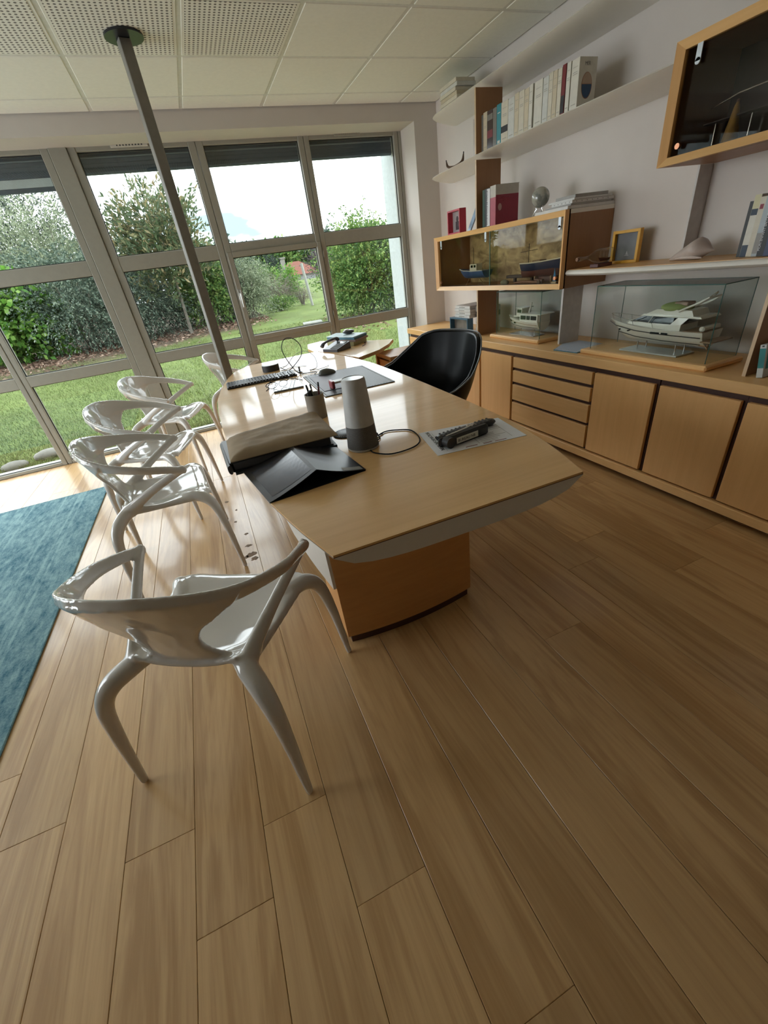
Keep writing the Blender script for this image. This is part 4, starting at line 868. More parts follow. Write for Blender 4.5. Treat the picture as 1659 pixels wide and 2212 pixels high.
# ------------------------------------------------------------------ white moulded armchairs
def chair_surface():
    m=MB()
    # back rim band from right arm tip round to the left one
    half=[(.274,.412,.604),(.284,.34,.632),(.291,.25,.660),(.272,.170,.684),(.240,.102,.706),(.192,.046,.731),(.122,.008,.752),(.05,-.009,.762)]
    path=half+[(0,-.011,.763)]+[(-a,b,c) for a,b,c in half[::-1]]
    P=smoothpath(path,5); n=len(P); rows=[]
    for i,q in enumerate(P):
        s=abs(2*i/(n-1)-1)          # 1 at the arm tips, 0 centre
        h=lerp([(0,.12),(.2,.115),(.32,.098),(.45,.074),(.6,.054),(.8,.042),(1,.032)],s)
        th=lerp([(0,.0085),(.5,.009),(.8,.0115),(1,.014)],s)
        tan=(P[min(i+1,n-1)]-P[max(i-1,0)]).normalized()
        inw=(Vector((0,.22,0))-Vector((q.x,q.y,0))).normalized()
        dn=Vector((0,0,-1))+inw*lerp([(0,.30),(.5,.55),(.8,.5),(1,.2)],s); dn=(dn-tan*dn.dot(tan)).normalized(); sd=dn.cross(tan).normalized()
        ring=[]
        for k in range(12):
            w=2*PI*k/12; cw,sw=math.cos(w),math.sin(w); ring.append(q+dn*(h/2+math.copysign(abs(cw)**.75,cw)*h/2)+sd*(math.copysign(abs(sw)**.6,sw)*th))
        rows.append(ring)
    m.grid(rows,closed=True); T=len(m.v); m.f.append(tuple(range(T-12-(n-1)*12+0,T-(n-1)*12))[::-1]); m.f.append(tuple(range(T-12,T)))
    # central stem
    rows=[]
    for i in range(15):
        t_=i/14
        b=lerp([(0,-.008),(.3,.034),(.55,.070),(.8,.097),(1,.118)],t_); z=lerp([(0,.752),(.3,.66),(.55,.575),(.8,.495),(1,.432)],t_)
        w=lerp([(0,.235),(.14,.215),(.3,.168),(.42,.125),(.55,.096),(.68,.084),(.8,.092),(.9,.118),(1,.16)],t_)
        r=[]
        for k in range(13):
            s=2*k/12-1; a=s*w
            aa=abs(a); db=lerp([(0,0),(.05,.002),(.122,.019),(.192,.057),(.240,.113)],aa); dz=lerp([(0,0),(.05,-.001),(.122,-.011),(.192,-.032),(.240,-.057)],aa)
            r.append(Vector((a,b+db*(1-.35*t_),z+dz*(1-t_)-.004)))
        rows.append(r)
    slab(m,rows,.016,Vector((0,-1,-.35)))
    # seat pan
    rows=[]
    for i in range(17):
        v=i/16; b=.085+(.475-.085)*v
        w=lerp([(0,.150),(.15,.176),(.4,.198),(.75,.212),(.93,.212),(1,.198)],v)
        zc=lerp([(0,.446),(.15,.428),(.4,.420),(.7,.432),(.88,.442),(.96,.438),(1,.424)],v)
        r=[]
        for k in range(17):
            s=2*k/16-1; r.append(Vector((s*w,b,zc+.028*abs(s)**2.6*(1-.6*v)-.010*(max(0,abs(s)-.85)/.15)*v)))
        rows.append(r)
    slab(m,rows,.016,Vector((0,0,-1)))
    for sx in (1,-1):
        # arm strut
        m.tube(smoothpath([(sx*.273,.405,.602),(sx*.252,.340,.572),(sx*.215,.240,.520),(sx*.182,.155,.468),(sx*.165,.105,.432)],5),[lerp([(0,.0155),(.5,.0175),(.8,.023),(1,.029)],k/20) for k in range(21)],12,flat=(.85,1.15))
        # rear leg
        m.tube(smoothpath([(sx*.135,.125,.437),(sx*.175,.085,.425),(sx*.220,.045,.395),(sx*.247,.022,.335),(sx*.258,.012,.22),(sx*.264,.004,.09),(sx*.267,.0,.0)],5),[lerp([(0,.026),(.16,.030),(.33,.028),(.5,.0235),(.75,.0165),(1,.0115)],k/30) for k in range(31)],12)
        # front leg
        m.tube(smoothpath([(sx*.155,.330,.420),(sx*.190,.385,.428),(sx*.226,.435,.418),(sx*.253,.468,.365),(sx*.270,.485,.24),(sx*.280,.494,.10),(sx*.287,.50,.0)],5),[lerp([(0,.020),(.16,.028),(.33,.028),(.5,.022),(.75,.0155),(1,.0110)],k/30) for k in range(31)],12)
        # side rail from the rear junction to the front knee
        m.tube(smoothpath([(sx*.168,.105,.432),(sx*.185,.20,.424),(sx*.200,.30,.422),(sx*.210,.40,.424)],5),[.020,.019,.018,.017,.016,.015,.0145,.014,.014,.014,.0145,.015,.016,.018,.019,.020],12,flat=(.8,.8))
    return m
def slab(m,rows,th,nrm):
    m.slab(rows,th,tuple(nrm.normalized()))
def fused(m,voxel,smooth_it):
    me=bpy.data.meshes.new('fuse'); me.from_pydata(m.v,[],m.f); me.update()
    bm=bmesh.new(); bm.from_mesh(me); bmesh.ops.recalc_face_normals(bm,faces=bm.faces); bm.to_mesh(me); bm.free()
    o=bpy.data.objects.new('fuse',me); COL.objects.link(o)
    r=o.modifiers.new('r','REMESH'); r.mode='VOXEL'; r.voxel_size=voxel; r.adaptivity=0
    s=o.modifiers.new('s','SMOOTH'); s.factor=.5; s.iterations=smooth_it
    dg=bpy.context.evaluated_depsgraph_get(); out=bpy.data.meshes.new_from_object(o.evaluated_get(dg))
    bpy.data.objects.remove(o); return out
def split_parts(me,classify,mat,parent):
    "cut one continuous moulding into named pieces that keep the shared normals"
    V=np.empty(len(me.vertices)*3,dtype=np.float32); me.vertices.foreach_get('co',V); V=V.reshape(-1,3)
    Nn=np.empty(len(me.vertices)*3,dtype=np.float32); me.vertices.foreach_get('normal',Nn); Nn=Nn.reshape(-1,3)
    groups={}
    for pl in me.polygons:
        c=pl.center; groups.setdefault(classify(c.x,c.y,c.z),[]).append(tuple(pl.vertices))
    res=[]
    for (nm,key),fs in sorted(groups.items()):
        idx=sorted({i for f in fs for i in f}); mp_={g:i for i,g in enumerate(idx)}
        q=bpy.data.meshes.new(nm); q.from_pydata([tuple(map(float,V[i])) for i in idx],[],[tuple(mp_[i] for i in f) for f in fs]); q.update()
        q.shade_smooth(); q.normals_split_custom_set_from_vertices([tuple(map(float,Nn[i])) for i in idx])
        q.materials.append(mat); o=bpy.data.objects.new(nm,q); COL.objects.link(o); o.parent=parent; res.append(o)
    return res
SHW=plain('glossy_white_shell',(.60,.57,.53),.09,coat=.5,var=0)
def cls(x,y,z):
    if z<.405 or (z<.45 and abs(x)>.20 and (y>.41 or y<.075)): return ('leg',(x>0)*2+(y>.25))
    if z<.462 and not (abs(x)<.13 and y<.085): return ('seat',0)
    if abs(x)>.115+.25*max(0,.60-z) and y>.08 and z<.70 and not (abs(x)<.10): 
        return ('armrest',x>0)
    return ('backrest',0)
cm_=fused(chair_surface(),.0052,9)
ch=thing('armchair','nearest white moulded armchair in the foreground, seen from behind beside the desk end','chair',(0,0,0),0,'white moulded plastic armchairs along the desk')
split_parts(cm_,cls,SHW,ch)
def pose(FR,deg):
    th=math.radians(deg); f_=Vector((math.cos(th),math.sin(th))); r_=Vector((math.sin(th),-math.cos(th)))
    o_=Vector(FR)-r_*.287-f_*.5; return (o_.x,o_.y,0), th-PI/2
CH=[((.159,1.124),60.1,None),((-.147,1.939),5,'second nearest white moulded armchair, its open side towards the desk beside the black folders'),((-.350,2.628),-17,'third white moulded armchair, middle of the row along the desk'),((-.285,3.46),-20,'fourth white moulded armchair, closest to the window mullion left of the desk'),((.36,4.02),-20,'farthest white moulded armchair, behind the grey pole at the window end of the desk')]
for i,(fr,dg_,lb) in enumerate(CH):
    l,rz=pose(fr,dg_)
    if i==0: ch.location=l; ch.rotation_euler=(0,0,rz)
    else: dup(ch,l,rz,lb)
# ------------------------------------------------------------------ black tub chair
t=thing('office_armchair','black leather tub armchair with a thin pale rim, behind the desk','chair',(1.06,2.27,0),math.radians(100))
BLK2=plain('black_leather',(.0012,.0012,.0014),.27,var=.1,bump=.0,spec=.09)
# local frame: front of the seat towards +y
def tub(r_out):
    rows=[]; nphi=41
    for j in range(15):
        v=j/14; row=[]
        for i in range(nphi):
            ph=math.radians(-128+256*i/(nphi-1)); a=abs(math.degrees(ph))
            top=lerp([(0,.868),(30,.866),(44,.848),(58,.785),(76,.700),(98,.650),(128,.630)],a)
            z=.40+(top-.40)*v
            rr=lerp([(0,.20),(.25,.27),(.6,.315),(1,.345)],v)+r_out
            e=1.0+.10*max(0,(a-60)/68)
            row.append(Vector((math.sin(ph)*rr*1.02*e,-math.cos(ph)*rr*.92-.02-(.05*v if a<60 else .05*v*max(0,(110-a)/50)),z)))
        rows.append(row)
    return rows
ri=tub(0); ro=tub(.028)
m=MB(); nv=41; V0=[p for r_ in ri for p in r_]; V1=[p for r_ in ro for p in r_]; K=len(V0)
f=[(i*nv+j,i*nv+j+1,(i+1)*nv+j+1,(i+1)*nv+j) for i in range(14) for j in range(nv-1)]
f2=[tuple(K+q for q in g[::-1]) for g in f]
f3=[(14*nv+j,14*nv+j+1,K+14*nv+j+1,K+14*nv+j) for j in range(nv-1)]+[(j+1,j,K+j,K+j+1) for j in range(nv-1)]+[((i+1)*nv,i*nv,K+i*nv,K+(i+1)*nv) for i in range(14)]+[(i*nv+nv-1,(i+1)*nv+nv-1,K+(i+1)*nv+nv-1,K+i*nv+nv-1) for i in range(14)]
m.add(V0+V1,f+f2+f3)
sh=obj('tub_shell',m,BLK2,t,smooth=60,local=True)
sh.modifiers.new('b','BEVEL').width=.008; sh.modifiers['b'].segments=3; sh.modifiers['b'].limit_method='ANGLE'
rim=[(a+b)/2+Vector((0,0,.003)) for a,b in zip(ro[-1],ro[-1])]
p_=obj('piping',MB().tube(rim,.0042,6),plain('piping_grey',(.10,.10,.10),.35),t,smooth=60,local=True); p_['label']='thin pale piping along the shell rim'
pts=[(math.sin(a)*.25*(1.05),-math.cos(a)*.23+.02) for a in np.linspace(0,2*PI,33)[:-1]]
m=MB(); m.lathe([(.0,.40),(.23,.40),(.255,.42),(.258,.455),(.235,.475),(.10,.480),(.0,.480)],32,(0,.03,0)); obj('seat_cushion',m,BLK2,t,smooth=60,local=True)
obj('column',MB().lathe([(.03,.08),(.03,.25),(.045,.25),(.10,.40)],20),CHROME,t,smooth=50,local=True)
for k in range(5):
    a=2*PI*k/5+.3; l=obj('base_leg',MB().tube([(0,0,.085),(.28*math.cos(a),.28*math.sin(a),.062)],[.022,.014],8),CHROME,t,smooth=50,local=True)
    obj('castor',MB().tube([(.28*math.cos(a)-.012*math.sin(a),.28*math.sin(a)+.012*math.cos(a),.026),(.28*math.cos(a)+.012*math.sin(a),.28*math.sin(a)-.012*math.cos(a),.026)],.0255,14),BLACKP,l,local=True,smooth=50)

# ------------------------------------------------------------------ things on the desk
D=DZ+.0003
t=thing('smart_speaker','tall tapered cylinder speaker, white above and grey fabric below','speaker',(.40,1.28,D))
cx,cy=.40,1.285
prof_=lambda z: .0545-.0165*z/.235
SPW=plain('speaker_white',(.50,.49,.47),.45); SPG=plain('speaker_fabric',(.13,.125,.12),.9,var=.25,scale=500)
obj('foot_ring',MB().lathe([(.052,0),(.0545,.003),(.0545,.007),(.050,.008)],40,(cx,cy,D)),SPW,t,smooth=50)
obj('fabric_sleeve',MB().lathe([(.0540,.0085),(prof_(.082),.082),(.03,.0822)],40,(cx,cy,D)),SPG,t,smooth=50)
obj('upper_body',MB().lathe([(prof_(.0825)-.01,.0825),(prof_(.0825),.083),(prof_(.228),.228),(prof_(.235)-.002,.2345),(.034,.235),(.0335,.2335),(.001,.2335)],40,(cx,cy,D)),SPW,t,smooth=50)
CABK=plain('cable_black',(.008,.008,.009),.8,spec=.1); t2=plain('speaker_top',(.36,.41,.41),.2); o=obj('touch_top',MB().lathe([(.0332,.2337),(.001,.2342)],32,(cx,cy,D)),t2,t,smooth=60)
c=tag(obj('power_cable',MB().tube([tuple(p) for p in smoothpath([(cx+.05,cy+.01,D+.004),(.475,1.315,D+.003),(.483,1.345,D+.003),(.520,1.362,D+.003),(.560,1.345,D+.003),(.594,1.31,D+.003),(.590,1.24,D+.003),(.565,1.185,D+.003),(.52,1.158,D+.003),(.45,1.158,D+.003),(.41,1.20,D+.003),(.405,1.235,D+.003)],6)],.0022,6),CABK,smooth=60),'thin black cable looping on the desk right of the speaker','cable')
c=tag(obj('power_cable',MB().tube([tuple(p) for p in smoothpath([(.462,1.33,D+.003),(.48,1.35,D+.008),(.47,1.375,D+.01),(.45,1.365,D+.006),(.462,1.345,D+.003),(.50,1.35,D+.004)],6)],.0022,6),CABK,smooth=60),'little coiled kink of black cable right behind the speaker','cable')
# leather desk set
LTH=plain('dark_leather',(.045,.045,.055),.45,var=.25,scale=160,bump=.3); ST=plain('stitch_pale',(.5,.5,.5),.7)
t=thing('coaster','round dark leather coaster with pale stitches behind the speaker','coaster',(.385,1.46,D))
obj('disc',MB().lathe([(.050,0),(.051,.002),(.049,.004),(.0,.004)],36,(.393,1.455,D)),LTH,t,smooth=50)
m=MB()
for k in range(30):
    a=2*PI*k/30; m.box(.393+.044*math.cos(a)-.0012,.393+.044*math.cos(a)+.0012,1.455+.044*math.sin(a)-.0012,1.455+.044*math.sin(a)+.0012,D+.004,D+.0048)
obj('stitching',m,ST,t)
t=thing('desk_pad','rectangular dark leather desk pad with stitched border in the middle of the desk','desk pad',(.67,2.3,D))
PD=[(.477,2.03),(.852,2.016),(.872,2.56),(.497,2.60)]
obj('pad',MB().prism(PD,D,D+.004),LTH,t)
m=MB()
for i in range(4):
    a=Vector(PD[i]);b=Vector(PD[(i+1)%4]);L=(b-a).length;nn=(Vector((.675,2.3))-(a+b)/2).normalized();k=int(L/.016)
    for j in range(1,k):
        q=a+(b-a)*j/k+nn*.010; m.box(q.x-.0035,q.x+.0035,q.y-.0016,q.y+.0016,D+.0041,D+.0048) if i%2==0 else m.box(q.x-.0016,q.x+.0016,q.y-.0035,q.y+.0035,D+.0041,D+.0048)
obj('stitching',m,ST,t)
tag(obj('leather_inlay',MB().prism([(.50,2.13),(.60,2.12),(.60,2.50),(.52,2.52)],D+.0049,D+.0062),plain('plum_leather',(.085,.055,.07),.5)),'plum coloured sheet lying on the left part of the desk pad','sheet')
t=thing('stapler','small red and white angular stapler standing on the desk pad behind the speaker','stapler',(.57,2.15,D))
obj('body',MB().box(.545,.562,2.125,2.185,D+.0066,D+.045,.003),plain('red_plastic_dark',(.30,.05,.06),.35),t)
obj('arm',MB().box(.5622,.65,2.13,2.18,D+.030,D+.040,.002),plain('arm_white',(.55,.53,.5),.35),t)
# keyboard
t=thing('keyboard','slim black computer keyboard near the base of the grey pole','keyboard',(.27,2.78,D),math.radians(-2.2))
lm=MB().box(-.215,.215,-.085,.085,0,.010,.003); obj('case',lm,BLACKP,t,local=True)
KM=plain('key_cap',(.05,.05,.055),.35); rk=random.Random(2); base=None
for r_ in range(6):
    x=-.207; 
    while x<.205:
        w=.0165
        if r_==5 and -.11<x<-.02: w=.098
        if x+w>.209: break
        if not (.105<x<.112 or .165<x<.166): 
            o=obj('key',MB().box(0,w,0,.0165,0,.006,.0015),KM,t,local=True,fixn=False) if (base is None or w>.02) else dupmesh(base,(0,0,0),parent=t)
            if base is None: base=o
            o.location=(x,-.076+r_*.0255*1.0,.0103)
        x+=w+.0025+(.008 if abs(x-.085)<.01 or abs(x-.14)<.009 else 0)
# puck, mouse, cables
t=thing('puck_speaker','small oval device with pale top and dark sides behind the keyboard','device',(.365,3.02,D))
def oval(rx,ry,z0,z1,c,n=28): return MB().prism([(c[0]+rx*math.cos(2*PI*k/n),c[1]+ry*math.sin(2*PI*k/n)) for k in range(n)],z0,z1)
obj('body',oval(.058,.05,D,D+.038,(.375,3.035)),plain('puck_dark',(.03,.03,.032),.5),t,smooth=50)
obj('top_plate',oval(.057,.049,D+.0383,D+.042,(.375,3.035)),plain('puck_top',(.36,.38,.38),.3),t,smooth=50)
t=thing('computer_mouse','grey computer mouse with a pale cable on the leather desk pad','mouse',(.64,2.55,D))
m=MB().sphere((0,0,0),1,20,12); m.v=[(.637+.055*p[0],2.545+.031*p[1],D+.0049+max(0,p[2])*.030*(1-.25*p[0])) for p in m.v]
obj('shell',m,plain('mouse_grey',(.11,.115,.10),.35),t,smooth=60)
tag(obj('mouse_cable',MB().tube([tuple(p) for p in smoothpath([(.585,2.545,D+.010),(.55,2.56,D+.012),(.515,2.59,D+.010),(.505,2.66,D+.003),(.53,2.75,D+.003),(.50,2.86,D+.003),(.43,2.90,D+.012),(.44,2.94,D+.003),(.52,2.98,D+.003),(.60,2.93,D+.003)],6)],.0018,6),plain('cable_pale',(.45,.45,.44),.4),smooth=60),'pale cable running from the mouse round the keyboard','cable')
tag(obj('looped_cable',MB().tube([tuple(p) for p in smoothpath([(.435,3.02,D+.010),(.47,2.90,D+.004),(.50,2.79,.790),(.548,2.76,.845),(.552,2.75,.90),(.515,2.74,.948),(.465,2.745,.955),(.436,2.75,.915),(.438,2.75,.868),(.465,2.74,.80),(.50,2.72,D+.008),(.56,2.68,D+.004),(.60,2.66,D+.004),(.585,2.61,D+.009),(.57,2.585,D+.009)],7)],.0026,7),plain('cable_dark',(.03,.03,.032),.4),smooth=60),'stiff dark cable standing up in a loop behind the keyboard','cable')
tag(obj('thin_cable',MB().tube([tuple(p) for p in smoothpath([(.44,3.04,D+.006),(.50,3.10,D+.004),(.56,3.08,.80),(.62,2.98,.83),(.655,2.88,.80),(.64,2.80,D+.006),(.58,2.76,D+.004),(.62,2.72,D+.004),(.70,2.76,D+.004),(.72,2.80,D+.004)],6)],.0018,6),plain('cable_grey',(.16,.16,.16),.4),smooth=60),'thinner grey cable arching behind the mouse','cable')
tag(obj('cable_plug',MB().box(.513,.523,2.77,2.78,D+.0055,D+.035,.002).box(.505,.53,2.762,2.788,D,D+.005,.001),BLACKP),'tiny black plug standing on the desk among the cables','plug')
t=thing('tablet','glossy pale device lying on the desk in front of the keyboard','tablet',(.36,2.47,D))
TP_=[(.275,2.355),(.44,2.345),(.455,2.52),(.335,2.62),(.30,2.56)]
obj('body',MB().prism(TP_,D,D+.008),plain('tablet_edge',(.12,.13,.12),.3),t)
obj('screen',MB().prism([(.36+(x-.36)*.93,2.47+(y-2.47)*.93) for x,y in TP_],D+.0081,D+.0088),plain('tablet_screen',(.28,.36,.36),.05),t)
t=thing('eyeglasses','thin black framed glasses resting on the glossy device','glasses',(.33,2.47,D+.009))
m=MB(); zg=D+.011
for x0 in (.285,.345):
    m.tube([(x0+.026*math.cos(a)+.0,2.42+.004*math.sin(a)*0+.0+.010*math.cos(a),zg+.018+.017*math.sin(a)) for a in np.linspace(0,2*PI,21)],.0016,6)
m.tube([(.311,2.43,zg+.022),(.319,2.43,zg+.022)],.0016,6)
obj('frame_rims',m,CABK,t,smooth=60)
obj('temple',MB().tube([tuple(p) for p in smoothpath([(.26,2.41,zg+.022),(.285,2.50,zg+.024),(.315,2.585,zg+.022),(.325,2.60,zg+.004)],4)],.0017,6),CABK,t,smooth=60)
obj('temple',MB().tube([tuple(p) for p in smoothpath([(.372,2.44,zg+.022),(.40,2.53,zg+.020),(.425,2.60,zg+.012),(.44,2.64,zg-.004)],4)],.0017,6),CABK,t,smooth=60)
tag(obj('black_cord',MB().tube([tuple(p) for p in smoothpath([(.245,2.44,D+.003),(.27,2.50,D+.003),(.262,2.57,D+.004),(.30,2.63,D+.006),(.36,2.66,D+.006),(.42,2.64,D+.004),(.46,2.57,D+.003),(.475,2.52,D+.003)],6)],.002,6),CABK,smooth=60),'black cord curled round the back of the glossy device','cable')
# pen cup
t=thing('pen_cup','grey cylindrical pen cup with a rolled rim behind the brown envelope','pen cup',(.362,1.745,D))
pc=(.362,1.745,D); CUP=plain('cup_clay',(.30,.27,.23),.5)
obj('cup',MB().lathe([(.040,0),(.040,.096),(.0415,.100),(.0400,.1015),(.0365,.100),(.0365,.006),(.0,.006)],32,pc),CUP,t,smooth=50)
cc=[('black marker standing in the pen cup, leftmost','pen',-.022,.0,-.012,.004,.118,.007,BLACKP),('dark pen in the pen cup, leaning back left','pen',-.008,.016,-.022,.010,.140,.0042,BLACKP),('silver pen in the pen cup','pen',.006,.010,-.006,.004,.142,.0036,STEEL),('dark red pencil in the pen cup with dark cap, rightmost','pencil',.024,.006,.030,.008,.143,.0038,DRED),('short black marker in the pen cup, second from the left','pen',-.018,-.012,-.024,-.010,.114,.0065,BLACKP)]
for lb,ct,x0,y0,x1,y1,h,r_,mm in cc:
    tt=thing(ct,lb,ct,(pc[0]+x0,pc[1]+y0,D+.0065),group='pens in the cup')
    a=Vector((pc[0]+x0*.6,pc[1]+y0*.6,D+.0068)); b=Vector((pc[0]+x1,pc[1]+y1,D+h))
    obj('barrel',MB().tube([a,a+(b-a)*.86],r_,10),mm,tt,smooth=50); obj('cap',MB().tube([a+(b-a)*.865,b],[r_*1.12,r_*.9],10),BLACKP,tt,smooth=50)
# folders, binder, envelope on the left desk edge
BF1=plain('folder_black',(.014,.014,.018),.35); BF2=plain('folder_sheen',(.05,.055,.075),.18)
t=thing('open_folder','open black presentation folder, bent into a tent, nearest on the left desk edge','folder',(.18,1.2,D))
# tent: two leaves meeting on a raised fold
A0=(.036,1.072,D+.002);A1=(-.008,1.345,D+.006);F0=(.190,1.100,D+.048);F1=(.172,1.375,D+.040);B0=(.338,1.100,D+.004);B1=(.318,1.345,D+.004)
def leaf(a,b,c,d,n=10,sag=.004):
    rows=[]
    for i in range(n+1):
        u=i/n; r_=[]
        for j in range(n+1):
            v=j/n; p=(Vector(a)*(1-u)+Vector(b)*u)*(1-v)+(Vector(d)*(1-u)+Vector(c)*u)*v
            r_.append(p-Vector((0,0,sag*math.sin(PI*v))))
        rows.append(r_)
    return rows
obj('cover_leaf',MB().slab(leaf(A0,A1,F1,F0),.0015),BF1,t,smooth=40)
obj('cover_leaf',MB().slab(leaf(F0,F1,B1,B0,sag=.006),.0015),BF1,t,smooth=40)
q=lambda l,u0,u1,v0,v1,up: [[l[0]*0+ (Vector(l[0])*(1-u)*(1-v)+Vector(l[1])*u*(1-v)+Vector(l[2])*u*v+Vector(l[3])*(1-u)*v)-Vector((0,0,l[4]*math.sin(PI*v)-up)) for v in np.linspace(v0,v1,9)] for u in np.linspace(u0,u1,9)]
lf1=[Vector(A0),Vector(A1),Vector(F1),Vector(F0),.004]; lf2=[Vector(F0),Vector(F1),Vector(B1),Vector(B0),.006]
obj('pocket_sheet',MB().grid(q(lf1,.08,.85,.10,.93,.0006)),BF2,t)
obj('pale_strip',MB().grid(q(lf2,.02,.12,.55,.95,.0006)),GREYI,t)
t=tag(obj('lower_flap',MB().prism([(.036,1.070),(.336,1.098),(.316,1.34),(-.006,1.343)],D,D+.0012),BF1),'flat black lower sheet under the tented folder','sheet')
t=thing('ring_binder','thick black binder under the brown envelope at the left desk edge','binder',(.15,1.5,D))
BP=[(-.035,1.35),(.315,1.36),(.335,1.46),(.325,1.62),(-.045,1.60)]
obj('lower_cover',MB().prism([(x,y) for x,y in BP],D+.0015 if False else D+.0078,D+.011),BF1,t)
obj('contents',MB().prism([(.14+(x-.14)*.96,1.48+(y-1.48)*.94) for x,y in BP],D+.0112,D+.034),plain('binder_pages',(.07,.07,.08),.6),t)
obj('upper_cover',MB().prism([(x-.004,y+.01) for x,y in BP],D+.0342,D+.038),BF1,t)
obj('spine',MB().tube([(-.042,1.345,D+.020),(-.050,1.605,D+.020)],.016,12,flat=(.5,1)),BF1,t,smooth=60)
tag(obj('document_case',MB().prism([(-.03,1.34),(.325,1.35),(.33,1.60),(-.035,1.59)],D+.0002,D+.0076),plain('case_petrol',(.015,.03,.035),.4)),'thin petrol black document case at the very bottom of the pile','folder')
t=thing('envelope','large crumpled brown kraft envelope on top of the black binder','envelope',(.15,1.5,D+.04))
KR=plain('kraft_paper',(.33,.24,.145),.75,var=.08,scale=14,bump=.25)
EP=[(-.035,1.36),(.335,1.355),(.342,1.68),(-.03,1.60)]
rr=random.Random(5); rows=[]; nu,nv_=26,20
from mathutils import noise as mn
def ept(u,v): 
    a=Vector(EP[0])*(1-u)+Vector(EP[1])*u; b=Vector(EP[3])*(1-u)+Vector(EP[2])*u; return a*(1-v)+b*v
top=[];bot=[]
for j in range(nv_+1):
    v=j/nv_; r1=[];r2=[]
    for i in range(nu+1):
        u=i/nu; p=ept(u,v); ed=min(1,min(u,1-u)*7,min(v,1-v)*7)
        wz=mn.noise(Vector((p.x*14,p.y*30,0)))*.0032+mn.noise(Vector((p.x*45+p.y*30,p.y*20,3)))*.0024
        r1.append((p.x,p.y,D+.040+ed**.5*.022+wz*1.3*ed+.001)); r2.append((p.x,p.y,D+.0385))
    top.append(r1);bot.append(r2)
m=MB().grid(top).grid([r_[::-1] for r_ in bot])
ring=lambda g:[g[0][i] for i in range(nu+1)]+[g[j][nu] for j in range(1,nv_+1)]+[g[nv_][i] for i in range(nu-1,-1,-1)]+[g[j][0] for j in range(nv_-1,0,-1)]
m.grid([ring(top),ring(bot)],closed=True)
obj('body',m,KR,t,smooth=50)
# paper, remote, handset
t=thing('printed_sheet','white printed sheet lying on the right part of the desk under the remotes','paper',(.74,1.15,D))
PP=[Vector((.603,1.266)),Vector((.562,1.053)),Vector((.866,1.011)),Vector((.899,1.207))]
obj('sheet',MB().prism([tuple(p) for p in PP],D,D+.0010),PAPER,t)
obj('second_sheet',MB().prism([(p.x+.005,p.y-.004) for p in PP],D-.0002+.0001,D+.0001),PAPER,t) if False else None
ux=(PP[2]-PP[1]).normalized(); uy=(PP[0]-PP[1]).normalized()
m=MB()
def pq(a,b): return PP[1]+ux*a+uy*b
def strip(m,a0,a1,b0,b1):
    c=[pq(a0,b0),pq(a1,b0),pq(a1,b1),pq(a0,b1)]; m.prism([tuple(x) for x in c],D+.00105,D+.0013)
rk=random.Random(4)
for k in range(14):
    b=.02+.0125*k; a=.16+.002*rk.random(); 
    strip(m,a,a+rk.uniform(.05,.11),b,b+.0016)
for a,w in ((.15,.001),(.265,.001),(.04,.001)): strip(m,a,a+w,.02,.19)
obj('print_lines',m,GREYI,t)
m=MB(); strip(m,.10,.14,.012,.016); strip(m,.16,.19,.010,.014); strip(m,.20,.24,.008,.012)
obj('colour_marks',m,DRED,t)
M=basis((pq(.035,.03).x,pq(.035,.03).y,D+.0012),(uy.x,uy.y,0),(-ux.x,-ux.y,0)); text('printed_title','NOTE INFORMATION',.018,M,INK,t)
RBODY=plain('remote_black',(.018,.018,.02),.35)
t=thing('remote_control','long black television remote control, rear one on the white sheet','remote control',(.74,1.16,D+.0015),math.radians(0))
ra=Vector((.617,1.150)); rb_=Vector((.850,1.170)); L=(rb_-ra).length; ang=math.atan2(rb_.y-ra.y,rb_.x-ra.x)
t.location=(ra.x,ra.y,D+.0014); t.rotation_euler=(0,0,ang)
m=MB(); rows=[]
for i in range(15):
    u=i/14; w=.023*(1 if u<.6 else 1-.12*(u-.6)); e=1-max(0,(u-.93)/.07)**2*.35-max(0,(.05-u)/.05)*.3
    rows.append([(u*L,math.cos(a)*w*e,.011+math.sin(a)*.0108*e) for a in np.linspace(0,2*PI,17)[:-1]])
m.grid(rows,closed=True); m.f.append(tuple(range(16))); m.f.append(tuple(14*16+k for k in range(15,-1,-1)))
obj('body',m,RBODY,t,smooth=60,local=True)
KB=plain('remote_button',(.07,.07,.075),.4); base=None
for i in range(13):
    for j in range(3):
        if 6<=i<=8: continue
        if base is None: base=obj('button',MB().box(-.0035,.0035,-.0028,.0028,0,.002,.0008),KB,t,local=True); o=base
        else: o=dupmesh(base,(0,0,0),parent=t)
        o.location=(.016+i*.0165,(j-1)*.0115,.0205)
obj('navigation_ring',MB().lathe([(.013,0),(.013,.002),(.007,.002),(.006,.0005),(0,.0008)],24,(.016+7*.0165,0,.0209)),STEEL,t,local=True,smooth=50)
t=thing('label_printer','black folding handheld device with a white handwritten label, front one on the white sheet','handheld device',(.70,1.11,D))
ra=Vector((.608,1.092)); rb_=Vector((.782,1.117)); ang=math.atan2(rb_.y-ra.y,rb_.x-ra.x); t.location=(ra.x,ra.y,D+.0014); t.rotation_euler=(0,0,ang); L=(rb_-ra).length
obj('base_half',MB().box(0,L,-.020,.006,0,.036,.008),RBODY,t,local=True)
obj('rear_half',MB().box(-.012,L*.85,.0065,.022,.0,.030,.006),RBODY,t,local=True)
obj('silver_lever',MB().tube([(.01,.002,.0375),(.09,.002,.040),(.12,.001,.046),(.135,.001,.040)],[.002,.003,.004,.002],8,flat=(1.4,.5)),STEEL,t,local=True,smooth=60)
obj('end_cap',MB().tube([(.012,-.022,.018),(.012,.006,.018)],.0175,20),RBODY,t,local=True,smooth=50)
